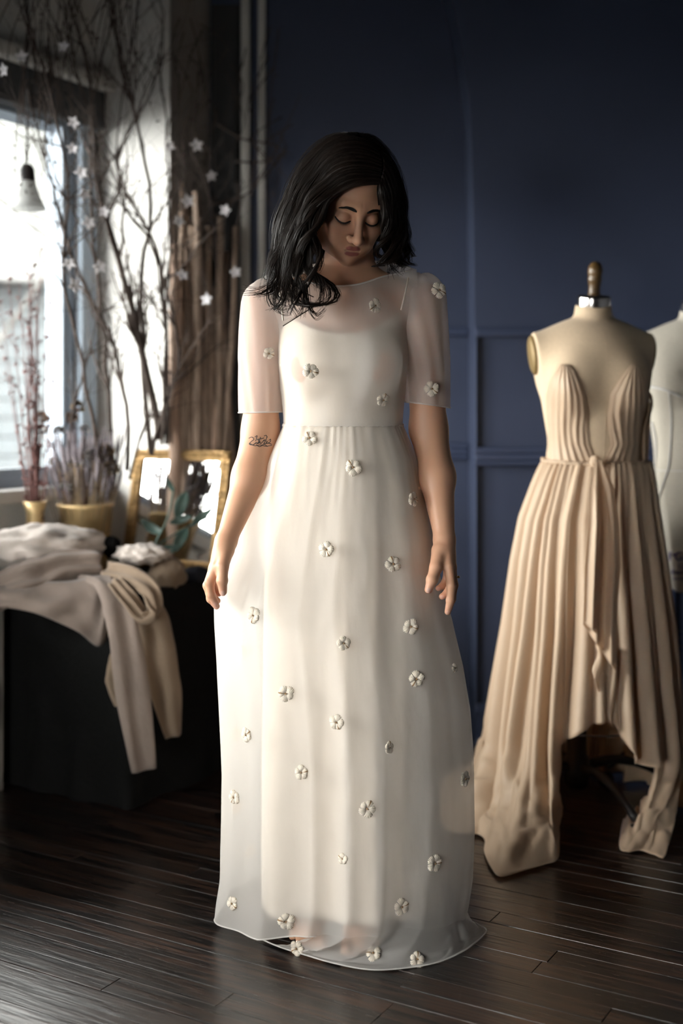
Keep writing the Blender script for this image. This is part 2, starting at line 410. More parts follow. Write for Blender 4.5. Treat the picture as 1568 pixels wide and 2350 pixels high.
M = dict(
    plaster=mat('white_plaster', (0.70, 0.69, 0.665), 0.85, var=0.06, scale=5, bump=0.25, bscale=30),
    shadewall=mat('shaded_plaster', (0.30, 0.275, 0.25), 0.85, var=0.08, scale=4, bump=0.25, bscale=30),  # darker plaster copy, the turned-away wall's shade put into its colour
    blue=mat('slate_blue_paint', (0.038, 0.050, 0.094), 0.55, var=0.08, scale=3, bump=0.12, bscale=26),
    bluetrim=mat('slate_blue_trim', (0.041, 0.054, 0.102), 0.42, var=0.05, scale=6),
    dark=mat('dark_room_paint', (0.055, 0.055, 0.06), 0.8),
    floorbase=mat('floor_gap', (0.006, 0.005, 0.005), 0.7),
    trimwhite=mat('painted_casing', (0.55, 0.54, 0.51), 0.5, var=0.05),
    jamb=mat('grey_blue_window_paint', (0.22, 0.27, 0.33), 0.5, var=0.05),
    header=mat('dark_blind_fabric', (0.035, 0.037, 0.04), 0.8),
    glass=mat_glass(), floor=mat_wood_floor(), skin=mat_skin(),
    blackdoor=mat('black_door_paint', (0.012, 0.012, 0.013), 0.5, var=0.2),
    twig=mat('dry_twig_bark', (0.055, 0.038, 0.03), 0.85, var=0.3, scale=30, bump=0.4),
    redtwig=mat('red_twig_bark', (0.11, 0.045, 0.04), 0.8, var=0.3, scale=30),
    pole=mat('weathered_wood', (0.34, 0.25, 0.19), 0.8, var=0.35, scale=18, bump=0.5, stretch=(6,6,0.6)),
    polepale=mat('cut_branch_wood', (0.55, 0.39, 0.30), 0.8, var=0.25, scale=18, bump=0.4, stretch=(6,6,0.6)),
    paper=mat('white_paper', (0.78, 0.76, 0.78), 0.7, sheen=0.2),
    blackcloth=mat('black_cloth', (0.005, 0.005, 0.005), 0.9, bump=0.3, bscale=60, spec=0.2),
    brass=mat('aged_brass', (0.72, 0.52, 0.26), 0.40, metal=0.35, var=0.2, scale=9, bump=0.05),
    gilt=mat('gilt_plaster', (0.36, 0.225, 0.095), 0.45, metal=0.55, var=0.4, scale=60, bump=0.5, bscale=90),
    mirror=mat('mirror_silver', (0.92, 0.93, 0.93), 0.03, metal=1.0),
    leaf=mat('grey_green_leaf', (0.045, 0.080, 0.066), 0.5, var=0.3),
    drygrass=mat('dried_flower_stem', (0.26, 0.19, 0.12), 0.85, var=0.35, scale=20),
    lavender=mat('dried_lavender', (0.17, 0.145, 0.16), 0.9, var=0.35, scale=40),
    hydr=mat('dried_petals_tan', (0.42, 0.29, 0.16), 0.85, var=0.3, scale=30, sheen=0.2),
    whitefl=mat('dried_petals_white', (0.74, 0.70, 0.68), 0.8, sheen=0.2),
    creamcloth=mat('cream_linen', (0.62, 0.55, 0.50), 0.85, var=0.06, bump=0.25, bscale=60, sheen=0.2),
    tancloth=mat('tan_linen', (0.23, 0.165, 0.112), 0.85, var=0.08, bump=0.25, bscale=60, sheen=0.2),
    mauvecloth=mat('taupe_linen', (0.25, 0.195, 0.165), 0.85, var=0.08, bump=0.25, bscale=60, sheen=0.2),
    heater=mat('heater_enamel', (0.30, 0.275, 0.255), 0.5, var=0.05),
    formcloth=mat('dress_form_linen', (0.64, 0.49, 0.335), 0.85, var=0.04, scale=120, bump=0.12, bscale=300, sheen=0.15),
    formcloth2=mat('dress_form_canvas', (0.62, 0.57, 0.48), 0.85, var=0.04, scale=120, bump=0.12, bscale=300, sheen=0.15),
    tape=mat('white_seam_tape', (0.80, 0.78, 0.76), 0.7),
    chrome=mat('chrome_band', (0.72, 0.70, 0.68), 0.16, metal=1.0),
    black=mat('black_enamel', (0.010, 0.010, 0.011), 0.45),
    steel=mat('dark_spring_steel', (0.13, 0.13, 0.13), 0.4, metal=0.8),
    knob=mat('turned_wood_knob', (0.115, 0.065, 0.022), 0.35, var=0.25, scale=20, coat=0.2),
    plate=mat('gold_arm_plate', (0.25, 0.17, 0.07), 0.5, metal=0.3),
    ink=mat('purple_print', (0.06, 0.035, 0.16), 0.7),
    silk=mat_silk('champagne_silk', (0.74, 0.575, 0.415), 0.40),
    slip=mat('ivory_silk', (0.83, 0.735, 0.625), 0.6, var=0.02, scale=10, bump=0.28, bscale=16, sheen=0.15, stretch=(1.6,1.6,0.5)),
    sheer=mat_sheer('white_organza', (0.94, 0.915, 0.88), 0.55, 0.5),
    sleeve=mat_sheer('white_organza_sleeve', (0.93, 0.885, 0.85), 0.56, 0.45),
    hemband=mat_sheer('organza_rolled_hem', (0.92, 0.90, 0.875), 0.75, 0.4),
    yarn=mat('ivory_yarn', (0.78, 0.70, 0.60), 0.75, var=0.12, scale=60, sheen=0.3),
    yarnbrown=mat('tan_bead', (0.30, 0.17, 0.07), 0.5),
    hair=mat('dark_brown_hair', (0.011, 0.0065, 0.0045), 0.45, spec=0.22, var=0.45, scale=40),
    lash=mat('black_lash', (0.010, 0.007, 0.006), 0.6),
    tattoo=mat('tattoo_ink', (0.030, 0.032, 0.036), 0.6),
    gold=mat('ring_gold', (0.75, 0.52, 0.25), 0.25, metal=1.0),
    lampwhite=mat_silk('white_glass_shade', (0.90, 0.91, 0.90), 0.6),
    snow=mat('dark_ground', (0.05, 0.05, 0.05), 0.9),  # ground tone kept dark to cut light bounced up indoors
    house=mat('pale_blue_siding', (0.054, 0.062, 0.067), 0.8, var=0.05),
    housetrim=mat('outside_trim', (0.085, 0.086, 0.085), 0.7),
    bark=mat('grey_bark', (0.024, 0.023, 0.021), 0.9, var=0.2),
)

# ================================================================== the room
BWY, NICHE, CEIL = 4.06, 4.28, 2.85
RX = 2.3
def struct(o): o['kind'] = 'structure'; return o

# floor: base slab and every strip board
fl = MB(); fl.box((0.0, 1.6, -0.045), (9.0, 7.6, 0.05)); floor = struct(fl.build('floor', M['floorbase'], smooth=False))
bd = Vector((-NX, -NY, 0)); bn = Vector((UX, UY, 0))            # boards run square to the window wall
BW = 0.060
plank_me = {}
def plank_mesh(L):
    key = round(L, 2)
    if key not in plank_me:
        b = MB().box((0, 0, 0), (L-0.0012, BW-0.0012, 0.018), bev=0.0011)
        me = bpy.data.meshes.new('plank'); me.from_pydata([tuple(v) for v in b.v], [], b.f); me.materials.append(M['floor'])
        plank_me[key] = me
    return plank_me[key]
ang = math.atan2(bd.y, bd.x)
npl = 0
row = -1.15 + 0.0
o0 = Vector((0, 2.9, 0))
r_i = 0
while row < 1.75:
    a = -2.6 - random.random()*1.2
    while a < 2.6:
        L = random.choice((0.9, 1.2, 1.5, 1.8, 2.1))
        c = o0 + bn*row + bd*(a + L/2)
        # keep the boards the camera can see and a margin round them
        e = [o0 + bn*row + bd*(a + L*k/4) for k in range(5)]
        if any(1.7 < q.y < 4.45 and abs(q.x) < 0.42*q.y and ((q.x-AX)*NX + (q.y-AY)*NY) > -0.3 for q in e):
            p = bpy.data.objects.new('plank', plank_mesh(L)); col.objects.link(p); p.parent = floor
            p.location = (c.x, c.y, -0.0095 + random.uniform(-0.0006, 0.0004))
            p.rotation_euler = (random.uniform(-0.008, 0.008), random.uniform(-0.0006, 0.0006), ang)
            npl += 1
        a += L
    row += BW; r_i += 1
# boards outside the view, joined
rest = MB()
rest.box((0.0, -0.2, -0.012), (7.0, 3.4, 0.018))
o = rest.build('board_field', M['floor'], floor, smooth=False); o['kind'] = 'stuff'

# ceiling
struct(MB().box((0.0, 1.6, CEIL+0.05), (9.0, 7.6, 0.1)).build('ceiling', M['dark'], smooth=False))

# window wall (in the bay), bay returns, the near and far runs of the left wall
def wpoly(name, boxes, m):
    b = MB()
    for a in boxes: b.wbox(*a)
    return struct(b.build(name, m, smooth=False))
M0, M1 = -0.43, -0.31
wl = [(-4.3, 0.045, M0, M1, 0, WZ0), (-4.3, 0.045, M0, M1, WZ1, CEIL)]
ed = [-4.3] + [x for w in reversed(WINS) for x in w] + [0.045]
for k in range(0, len(ed), 2): wl.append((ed[k], ed[k+1], M0, M1, WZ0, WZ1))
for (a, b), zt in zip(WINS, WTOP):
    if zt < WZ1: wl.append((a, b, M0, M1, zt, WZ1))
wpoly('wall_left', wl, M['plaster'])
wpoly('wall_bay', [(0.045, 0.165, M0, 0.0, 0, CEIL)], M['plaster'])
wpoly('wall_left_far', [(0.047, 0.30, -0.13, 0.0005, 0, CEIL)], M['shadewall'])
N0, N1, NZ0, NZ1 = -6.5, -4.6, 0.60, 1.62
wpoly('wall_left_near', [(-7.2, N0, -0.12, 0.0, 0, CEIL), (N1, -4.3, -0.43, 0.0, 0, CEIL), (N0, N1, -0.12, 0, 0, NZ0), (N0, N1, -0.12, 0, NZ1, CEIL)], M['dark'])
w = struct(bpy.data.objects.new('window_5', None)); col.objects.link(w); f = MB()  # added out-of-view window, brings daylight onto her front
for t_ in (N0+.02, (N0+N1)/2, N1-.02): f.wbox(t_-.02, t_+.02, -.10, -.02, NZ0, NZ1)
for z_ in (NZ0+.02, NZ1-.02): f.wbox(N0, N1, -.10, -.02, z_-.02, z_+.02)
f.build('window_frame', M['jamb'], w, smooth=False)
MB().wbox(N0+.02, N1-.02, -.062, -.058, NZ0+.02, NZ1-.02).build('window_pane', M['glass'], w, smooth=False)
wpoly('baseboard_left', [(0.03, 0.29, 0.0, 0.014, 0.0, 0.075)], M['trimwhite'])
# window frames and panes
for i, (a, b) in enumerate(WINS):
    WZ1 = WTOP[i]
    w = struct(bpy.data.objects.new('window_%d' % (i+1), None)); col.objects.link(w)
    f = MB()
    f.wbox(a, a+0.03, -0.42, -0.315, WZ0, WZ1); f.wbox(b-0.03, b, -0.42, -0.315, WZ0, WZ1)
    f.wbox(a, b, -0.42, -0.315, WZ1-0.03, WZ1); f.wbox(a, b, -0.42, -0.315, WZ0, WZ0+0.03)
    f.build('window_frame', M['jamb'], w, smooth=False)
    s_ = MB()
    s_.wbox(a+0.03, a+0.055, -0.35, -0.322, WZ0+0.03, WZ1-0.03); s_.wbox(b-0.055, b-0.03, -0.35, -0.322, WZ0+0.03, WZ1-0.03)
    s_.wbox(a+0.03, b-0.03, -0.35, -0.322, WZ0+0.03, WZ0+0.06)
    s_.build('window_sash', M['jamb'], w, smooth=False)
    MB().wbox(a+0.04, b-0.04, -0.338, -0.334, WZ0+0.04, WZ1-0.03).build('window_pane', M['glass'], w, smooth=False)
    MB().wbox(a-0.09, b+0.07, -0.36, -0.235, WZ0-0.045, WZ0, bev=0.006).build('window_sill', M['trimwhite'], w, smooth=False)
    c = MB()
    c.wbox(b, b+0.075, -0.31, -0.285, WZ0, WZ1+0.02, bev=0.004)
    c.wbox(a-0.075, a, -0.31, -0.285, WZ0, WZ1+0.02, bev=0.004)
    c.build('window_casing', M['jamb'], w, smooth=False)
    MB().wbox(a-0.09, b+0.09, -0.31, -0.262, WZ1-0.015, WZ1+0.11, bev=0.004).build('window_header', M['header'], w, smooth=False)
    MB().wbox(a-0.12, b+0.12, -0.31, -0.225, WZ1+0.11, WZ1+0.16, bev=0.012).build('window_cornice', M['trimwhite'], w, smooth=False)

WZ1 = 2.06
# blue back wall: recessed arched niche on the left, the panelled face in front of it on the right
NE = 0.437                                                           # x of the niche edge
struct(MB().box(((-0.55+RX)/2, NICHE+0.06, CEIL/2), (RX+0.55, 0.12, CEIL)).build('wall_back', M['blue'], smooth=False))
prof = [(NE, 0.0), (NE, 1.30), (NE-0.003, 1.6), (NE-0.010, 1.95)]
for k in range(1, 13):
    z_ = 1.95+0.9*k/12
    prof.append((NE-0.010-0.062*((z_-1.95)/0.48)**1.7, z_))
prof += [(prof[-1][0], CEIL)]
b = MB(); n_ = len(prof)
pts = []
for yy in (BWY, NICHE+0.01):
    for (x, z) in prof: pts.append((x, yy, z))
    for (x, z) in prof: pts.append((RX, yy, z))
fs = []
for k in range(n_-1):
    fs.append((k, n_+k, n_+k+1, k+1))                                  # front face
    fs.append((k, k+1, 2*n_+k+1, 2*n_+k))                              # reveal
b.add(pts, fs); struct(b.build('wall_back_panelled', M['blue'], smooth=False))
# raised mouldings, all in the wall's own plane
def zb(py): return EYE - (py-HOR)*BWY/F_PX
def xb(px): return (px-784)*BWY/F_PX
def mould(bx, x0, x1, z0, z1, y, dp=0.022):
    bx.box(((x0+x1)/2, y-dp/2, (z0+z1)/2), (x1-x0, dp, z1-z0), bev=0.007)
def trim(name, rects, y, dp=0.022):
    bx = MB()
    for r_ in rects: mould(bx, *r_, y, dp)
    return struct(bx.build(name, M['bluetrim'], smooth=False))
x1 = xb(1094)
trim('trim_1', [(NE-0.004, RX, zb(774), zb(754))], BWY, 0.026)                                   # picture rail
trim('trim_2', [(NE, x1, zb(1028), zb(774))], BWY, 0.018)                                          # stile, upper panel
trim('trim_3', [(NE-0.006, RX, zb(1040), zb(1026)), (NE-0.004, RX, zb(1057), zb(1040)), (NE-0.006, RX, zb(1068), zb(1057))], BWY, 0.034)
trim('trim_4', [(NE, x1, zb(1612), zb(1068))], BWY, 0.018)                                         # stile, lower panel
trim('trim_5', [(NE-0.003, RX, zb(1636), zb(1612))], BWY, 0.024)
trim('trim_6', [(xb(1530), xb(1548), zb(1028), zb(774)), (xb(1530), xb(1548), zb(1612), zb(1068))], BWY, 0.018)
struct(MB().box(((NE+RX)/2, BWY-0.008, zb(1715)/2+zb(1636)/2-0.0), (RX-NE+0.004, 0.016, zb(1636)-zb(1715)+0.0)).build('baseboard_back', M['bluetrim'], smooth=False))
zz = zb(1700)
trim('trim_7', [(NE-0.004, RX, 0.0, zb(1690))], BWY, 0.026)
# the same rails run on inside the niche
xl = -0.16
trim('trim_8', [(xl, NE, 1.348, 1.378)], NICHE, 0.026)
trim('trim_9', [(xl, NE, 0.962, 0.982), (xl, NE, 0.940, 0.962), (xl, NE, 0.924, 0.940)], NICHE, 0.034)
trim('trim_10', [(xl, NE, 0.09, 0.13), (xl, NE, 0.0, 0.03)], NICHE, 0.024)
# black door and its pale casing beside the corner
xn = lambda px: (px-784)*NICHE/F_PX
d = struct(bpy.data.objects.new('door_1', None)); col.objects.link(d)
MB().box(((xn(486)+xn(553))/2, NICHE-0.02, 1.24), (xn(553)-xn(486), 0.035, 2.48), bev=0.004).build('door_leaf', M['blackdoor'], d, smooth=False)
pn = MB()
for z0, z1 in ((0.2, 0.95), (1.1, 1.7), (1.8, 2.36)):
    pn.box(((xn(495)+xn(544))/2, NICHE-0.041, (z0+z1)/2), (xn(544)-xn(495), 0.012, z1-z0), bev=0.004)
pn.build('door_panel', M['blackdoor'], d, smooth=False)
MB().box((xn(565), NICHE-0.022, CEIL/2-0.01), (xn(575)-xn(555), 0.045, CEIL-0.02), bev=0.008).build('door_casing', M['trimwhite'], d, smooth=False)
struct(MB().box((xn(602), NICHE-0.016, CEIL/2-0.01), (xn(610)-xn(593), 0.032, CEIL-0.02), bev=0.008).build('trim_11', M['trimwhite'], smooth=False))
# unseen sides of the room
struct(MB().box((RX+0.05, 1.3, CEIL/2), (0.1, 6.4, CEIL)).build('wall_right', M['dark'], smooth=False))
fwx0, fwx1, fwz0, fwz1 = -2.7, -1.55, 0.10, 1.28
b = MB()
b.box(((-4.2+fwx0)/2, -1.85, CEIL/2), (fwx0+4.2, 0.1, CEIL)); b.box(((2.4+fwx1)/2, -1.85, CEIL/2), (2.4-fwx1, 0.1, CEIL))
b.box(((fwx0+fwx1)/2, -1.85, fwz0/2), (fwx1-fwx0, 0.1, fwz0)); b.box(((fwx0+fwx1)/2, -1.85, (fwz1+CEIL)/2), (fwx1-fwx0, 0.1, CEIL-fwz1))
struct(b.build('wall_front', M['dark'], smooth=False))
w = struct(bpy.data.objects.new('window_4', None)); col.objects.link(w)  # unseen window added low in this wall for frontal fill
f = MB(); xm = (fwx0+fwx1)/2; zm = (fwz0+fwz1)/2
for x in (fwx0+.02, xm, fwx1-.02): f.box((x, -1.85, zm), (.04, .08, fwz1-fwz0))
for z in (fwz0+.02, fwz1-.02): f.box((xm, -1.85, z), (fwx1-fwx0, .08, .04))
f.build('window_frame', M['jamb'], w, smooth=False)
MB().box((xm, -1.86, zm), (fwx1-fwx0-.04, .004, fwz1-fwz0-.04)).build('window_pane', M['glass'], w, smooth=False)

# ================================================================== outside the window
gr = MB().box((-6, 6, -0.8), (30, 30, 0.1)); tag(gr.build('ground', M['snow'], smooth=False), kind='structure')
hs = thing('neighbour_house', 'pale blue house seen outside through the window', 'house')
hs.location = (-3.6, 9.6, -0.75)
hx = Vector((0.93, 0.37, 0)).normalized(); hy = Vector((-hx.y, hx.x, 0)); hz = Vector((0,0,1))
def hbox(c, dd, name, m, bev=0): 
    return MB().box(Vector(c), dd, (hx, hy, hz), bev).build(name, m, hs, smooth=False)
hbox((0, 0, 1.75), (7, 0.3, 2.1), 'wall', M['house'])
for k in range(14): hbox(-hy*0.165 + hz*(0.78+k*0.15), (7, 0.03, 0.14), 'siding_board', M['house'], 0.01)
hbox(-hy*0.25 + hz*2.87, (7.2, 0.5, 0.12), 'eave', M['housetrim'], 0.01)
hbox(hz*0.35 - hy*0.05, (7, 0.4, 0.7), 'foundation', M['housetrim'])
b = MB()
def backdrop_pt(u, v):
    x = -16 + 22*u; return (x, 15.5 + 3.5*v + .4*noise.noise(Vector((x*.5, v*3, 0))), -0.9 + (9.5 + 1.3*noise.noise(Vector((x*.35, 2, 0))))*v)
b.grid(backdrop_pt, 60, 16); M['backdrop'] = mat('sky_backdrop_tone', (0.062, 0.064, 0.061), 0.95, var=0.18, scale=1.1)
o = struct(b.build('sky_backdrop', M['backdrop'])); o.modifiers.new('t', 'SOLIDIFY').thickness = .3  # added pale screen standing in for the sky, dims the window view
def tree_branches(b, p, d, L, r, depth, spread=0.5, kids=3, n=5, up=0.15, wob=0.12):
    pts = [p.copy()]; q = p.copy(); dd = d.copy()
    for i in range(n):
        dd = (dd + Vector((random.gauss(0,wob), random.gauss(0,wob), random.gauss(0,wob)+up*0.3))).normalized()
        q = q + dd*(L/n); pts.append(q.copy())
    b.tube(pts, [r*(1-0.62*i/n) for i in range(n+1)], 5 if r > 0.002 else 3)
    if depth > 0:
        for k in range(kids):
            i = random.randint(2, n); pp = pts[i]
            e = (dd + Vector((random.gauss(0,spread), random.gauss(0,spread), random.gauss(0.1,spread)))).normalized()
            tree_branches(b, pp, e, L*random.uniform(0.5,0.75), r*0.55*(1-0.4*i/n), depth-1, spread, kids, n, up, wob)
for k, (x, y, s_) in enumerate(((-2.55, 7.3, 1.0), (-1.75, 8.2, 1.1))):
    t_ = MB(); random.seed(30+k)
    tree_branches(t_, Vector((x, y, -0.75)), Vector((0.02, 0, 1)), 2.6*s_, 0.07, 4, 0.55, 4, 6)
    tag(t_.build('bare_tree', M['bark']), ('bare grey tree outside the window nearest the window jamb', 'farther bare tree outside beyond the window')[k], 'tree')

# ================================================================== bench, mirror, vases and dried plants by the window
TZ = 0.585
def drape_side(name, corners, z0, z1, mat_, parent, n=26, fold=0.012, seed=0.0, flare=0.02):
    """cloth hanging straight down round the corners of a bench"""
    b = MB(); seg = []
    for k in range(len(corners)-1):
        p, q = Vector(corners[k]), Vector(corners[k+1])
        for i in range(n): seg.append(p.lerp(q, i/n))
    seg.append(Vector(corners[-1])); cn = sum((Vector(c) for c in corners), Vector())/len(corners)
    k = len(seg)
    def fn(u, v):
        p = seg[min(k-1, int(round(u*(k-1))))]; d = (p-cn); d.z = 0; d.normalize()
        f = fold*v*math.sin(u*k*0.75+seed+2*noise.noise(Vector((u*9, seed, 0)))) + flare*v
        q = p + d*f; return (q.x, q.y, z1 + (z0-z1)*v)
    b.grid(fn, k, 8)
    return b.build(name, mat_, parent)
bench = thing('bench', 'low bench covered to the floor with black cloth below the clothes', 'bench')
TT0, TT1, TM0, TM1 = -0.553, 0.27, -0.21, 0.32
poly = [(TT0, TM1), (TT1, TM1), (TT1, 0.025), (0.03, 0.025), (0.03, TM0), (TT0, TM0)]
b = MB(); k = len(poly)
b.add([W(t, m, TZ) for t, m in poly] + [W(t, m, TZ-0.05) for t, m in poly],
      [tuple(range(k)), tuple(range(2*k-1, k-1, -1))] + [(i, k+i, k+(i+1) % k, (i+1) % k) for i in range(k)])
b.build('bench_top', M['blackcloth'], bench, smooth=False)
drape_side('bench_cloth', [W(TT0, TM0, 0), W(TT0, TM1, 0), W(TT1, TM1, 0)], 0.004, TZ-0.001, M['blackcloth'], bench)
for t, m in ((TT0+.05, TM1-.05), (TT1-.05, TM1-.05), (TT0+.05, TM0+.05), (TT1-.05, .07)):
    MB().wbox(t-.02, t+.02, m-.02, m+.02, 0.001, TZ-.05).build('leg', M['black'], bench, smooth=False)

# heater cabinet under the window
ht = thing('heater', 'low pale heater with slatted grilles standing under the window', 'heater')
HT0, HT1, HM0, HM1 = -1.5, -0.60, -0.31, -0.10
MB().wbox(HT0, HT1, HM0, HM1-0.012, 0.0, 0.55, bev=0.008).build('heater_body', M['black'], ht, smooth=False)
def hface(z0, z1, nm='heater_panel'):
    MB().wbox(HT0, HT1, HM1-0.012, HM1, z0, z1, bev=0.003).build(nm, M['heater'], ht, smooth=False)
hface(0.0, 0.05, 'plinth'); hface(0.185, 0.31); hface(0.525, 0.555, 'top_rail')
MB().wbox(HT1-0.03, HT1, HM1-0.012, HM1, 0.05, 0.525).build('end_post', M['heater'], ht, smooth=False)
for z0, z1 in ((0.058, 0.182), (0.318, 0.520)):
    z = z0
    while z < z1:
        MB().box(W((HT0+HT1-.03)/2, HM1-0.010, z), (HT1-HT0-.03, 0.014, 0.003), (Vector((UX,UY,0)), Vector((-NX,-NY,0.5)).normalized(), Vector((0,0,1)))).build('slat', M['heater'], ht, smooth=False)
        z += 0.0105

# mirror leaning on the bay return, facing the window
mr = thing('mirror', 'mirror in an ornate gilt frame leaning against the white return wall on the bench', 'mirror')
mo = W(-0.052, 0.080, TZ); mx = Vector((NX, NY, 0)); lean = R(11)
mz = (Vector((UX, UY, 0))*math.sin(lean) + Vector((0,0,1))*math.cos(lean)); my = mx.cross(mz)   # my points away from the face?
mfw = Vector((-UX, -UY, 0))*math.cos(lean) + Vector((0,0,1))*math.sin(lean)
MW, MH, FW = 0.385, 0.385, 0.034
def mbox(name, x0, x1, z0, z1, d0, d1, m, bev=0.004):
    c = mo + mx*((x0+x1)/2) + mz*((z0+z1)/2) + mfw*((d0+d1)/2)
    return MB().box(c, (x1-x0, d1-d0, z1-z0), (mx, mfw, mz), bev).build(name, m, mr, smooth=False)
mbox('mirror_glass', -MW/2+0.01, MW/2-0.01, 0.01, MH-0.01, 0.004, 0.008, M['mirror'], 0)
mbox('backing', -MW/2, MW/2, 0.0, MH, -0.004, 0.004, M['pole'], 0)
for nm, x0, x1, z0, z1 in (('frame_bottom', -MW/2, MW/2, 0, FW), ('frame_top', -MW/2, MW/2, MH-FW, MH), ('frame_side', -MW/2, -MW/2+FW, 0, MH), ('frame_side', MW/2-FW, MW/2, 0, MH)):
    fr = mbox(nm, x0, x1, z0, z1, 0.0, 0.02, M['gilt'], 0.006)
    ob = MB(); L = max(x1-x0, z1-z0); n = int(L/0.017); hor = (x1-x0) > (z1-z0)
    for i in range(n):
        f = (i+0.5)/n
        c = mo + mfw*0.021 + (mx*(x0+(x1-x0)*f) + mz*((z0+z1)/2) if hor else mx*((x0+x1)/2) + mz*(z0+(z1-z0)*f))
        sx, sz = (0.0085, 0.011) if hor else (0.011, 0.0085)
        pts = []; fs = []
        for a in range(8):
            an = a*math.pi/4; pts.append(c + mx*sx*math.cos(an) + mz*sz*math.sin(an))
        for a in range(8):
            an = a*math.pi/4; pts.append(c + mx*sx*.55*math.cos(an) + mz*sz*.55*math.sin(an) + mfw*0.006)
        pts.append(c + mfw*0.008)
        fs = [(a, (a+1) % 8, 8+(a+1) % 8, 8+a) for a in range(8)] + [(8+a, 8+(a+1) % 8, 16) for a in range(8)]
        ob.add(pts, fs)
    ob.build('moulding', M['gilt'], fr)

def vessel(name, label, cat, c, prof, m):
    o = MB().lathe(prof, c, 32).build(name, m); return tag(o, label, cat)
# brass bucket with dried flowers
pc = W(-0.25, -0.10, TZ)
vessel('bucket', 'brass bucket holding dried lavender beside the mirror', 'bucket', pc,
       [(0.001, 0.0), (0.062, 0.0), (0.066, 0.004), (0.083, 0.205), (0.089, 0.208), (0.090, 0.216), (0.086, 0.219), (0.081, 0.212), (0.064, 0.03), (0.001, 0.03)], M['brass'])
random.seed(5)
bq = thing('dried_bouquet', 'bundle of dried lavender and tan blooms standing in the brass bucket', 'dried flowers')
stems = MB(); heads = MB()
for i in range(170):
    a = random.uniform(0, 2*math.pi); r0 = 0.05*math.sqrt(random.random()); r1 = r0*1.9+random.uniform(0, .035)
    h = random.uniform(0.20, 0.36); p0 = pc + Vector((math.cos(a)*r0, math.sin(a)*r0, 0.035)); p1 = pc + Vector((math.cos(a)*r1, math.sin(a)*r1, 0.05+h))
    mid = p0.lerp(p1, .5) + Vector((random.gauss(0,.006), random.gauss(0,.006), 0))
    stems.tube([p0, mid, p1], [.0016, .0013, .001], 4)
    d = (p1-mid).normalized()
    for j in range(7):
        q = p1 + d*(j-2)*0.011; rr = 0.0058*(1-abs(j-2.5)/6)
        heads.tube([q-d*.006, q, q+d*.006], [rr*.4, rr, rr*.35], 5)
stems.build('stem_bundle', M['drygrass'], bq)['kind'] = 'stuff'
heads.build('lavender_heads', M['lavender'], bq)['kind'] = 'stuff'
def bloom(c, r, m, name, npet=18, seed=0):
    b = MB(); rr = random.Random(seed)
    for i in range(npet):
        th = rr.uniform(0, 2*math.pi); ph = math.acos(rr.uniform(-0.5, 1))
        d = Vector((math.sin(ph)*math.cos(th), math.sin(ph)*math.sin(th), math.cos(ph)))
        s1 = d.orthogonal().normalized(); s2 = d.cross(s1); q = c + d*r*.35
        w = r*.42
        b.add([q, q+s1*w+d*r*.3, q+d*r*.62+s2*w*.2, q-s1*w+d*r*.3, q+s2*w+d*r*.35], [(0,1,2,3), (0,4,2,1), (0,3,2,4)])
    return b.build(name, m, bq)
for k, (px, py, Y, r, m) in enumerate(((240, 1040, 3.86, .036, 'hydr'), (255, 1075, 3.84, .03, 'hydr'), (178, 935, 3.9, .026, 'hydr'), (165, 960, 3.9, .024, 'polepale'), (95, 960, 3.86, .028, 'hydr'),
                                        (95, 988, 3.86, .024, 'whitefl'), (135, 990, 3.88, .022, 'whitefl'), (168, 1065, 3.82, .022, 'whitefl'), (150, 1120, 3.8, .024, 'whitefl'), (212, 1045, 3.83, .026, 'whitefl'), (195, 985, 3.9, .018, 'whitefl'), (125, 1060, 3.85, .02, 'hydr'))):
    c = P(px, py, Y); bl = bloom(c, r, M[m], 'bloom', 22, k)
    MB().tube([pc + Vector((random.gauss(0,.03), random.gauss(0,.03), .04)), (c+pc)/2 + Vector((random.gauss(0,.012), 0, .05)), c], [.002, .0018, .0015], 4).build('bloom_stem', M['redtwig'], bl)
# narrow brass vase with tall red twigs
vc = W(-0.405, -0.165, TZ)
vessel('vase', 'narrow brass vase with tall red twigs by the window', 'vase', vc,
       [(0.001, 0.0), (0.034, 0.0), (0.042, 0.02), (0.046, 0.06), (0.036, 0.115), (0.027, 0.15), (0.027, 0.20), (0.037, 0.232), (0.034, 0.233), (0.024, 0.20), (0.024, 0.15), (0.001, 0.06)], M['brass'])
tw = thing('twig_bunch', 'tall dark red twigs rising from the narrow brass vase', 'twigs')
tb = MB()
def budtwig(b, pts, r0, buds=0, br=0.0035, n=5):
    pts = catmull(pts, 14)
    b.tube(pts, [r0*(1-.75*i/13) for i in range(14)], n)
    for i in range(buds):
        k = random.randint(3, 13); q = pts[k] + Vector((random.gauss(0,.004), random.gauss(0,.004), random.gauss(0,.004)))
        e = Vector((random.gauss(0,1), random.gauss(0,1), abs(random.gauss(.6,.6)))).normalized()
        b.tube([q, q+e*.007, q+e*.014], [br*.5, br, br*.3], 5)
for i in range(16):
    a = random.uniform(-1, 1)
    tip = vc + Vector((random.gauss(-.01, .05), random.gauss(0, .04), random.uniform(.6, 1.02)))
    tb_p = [vc + Vector((random.gauss(0,.008), random.gauss(0,.008), .06)), vc + Vector((random.gauss(0,.008), random.gauss(0,.008), .25)), vc + Vector((random.gauss(0,.014), random.gauss(0,.014), .5)), tip]
    budtwig(tb, tb_p, .0036, 16)
for px, py in ((8, 800), (0, 690), (130, 820), (20, 640), (112, 700)):
    c = P(px, py, vc.y); budtwig(tb, [vc+Vector((0,0,.1)), vc.lerp(c, .45)+Vector((0,0,.05)), c], .0028, 20)
o = tb.build('twig', M['redtwig'], tw); o['kind'] = 'stuff'

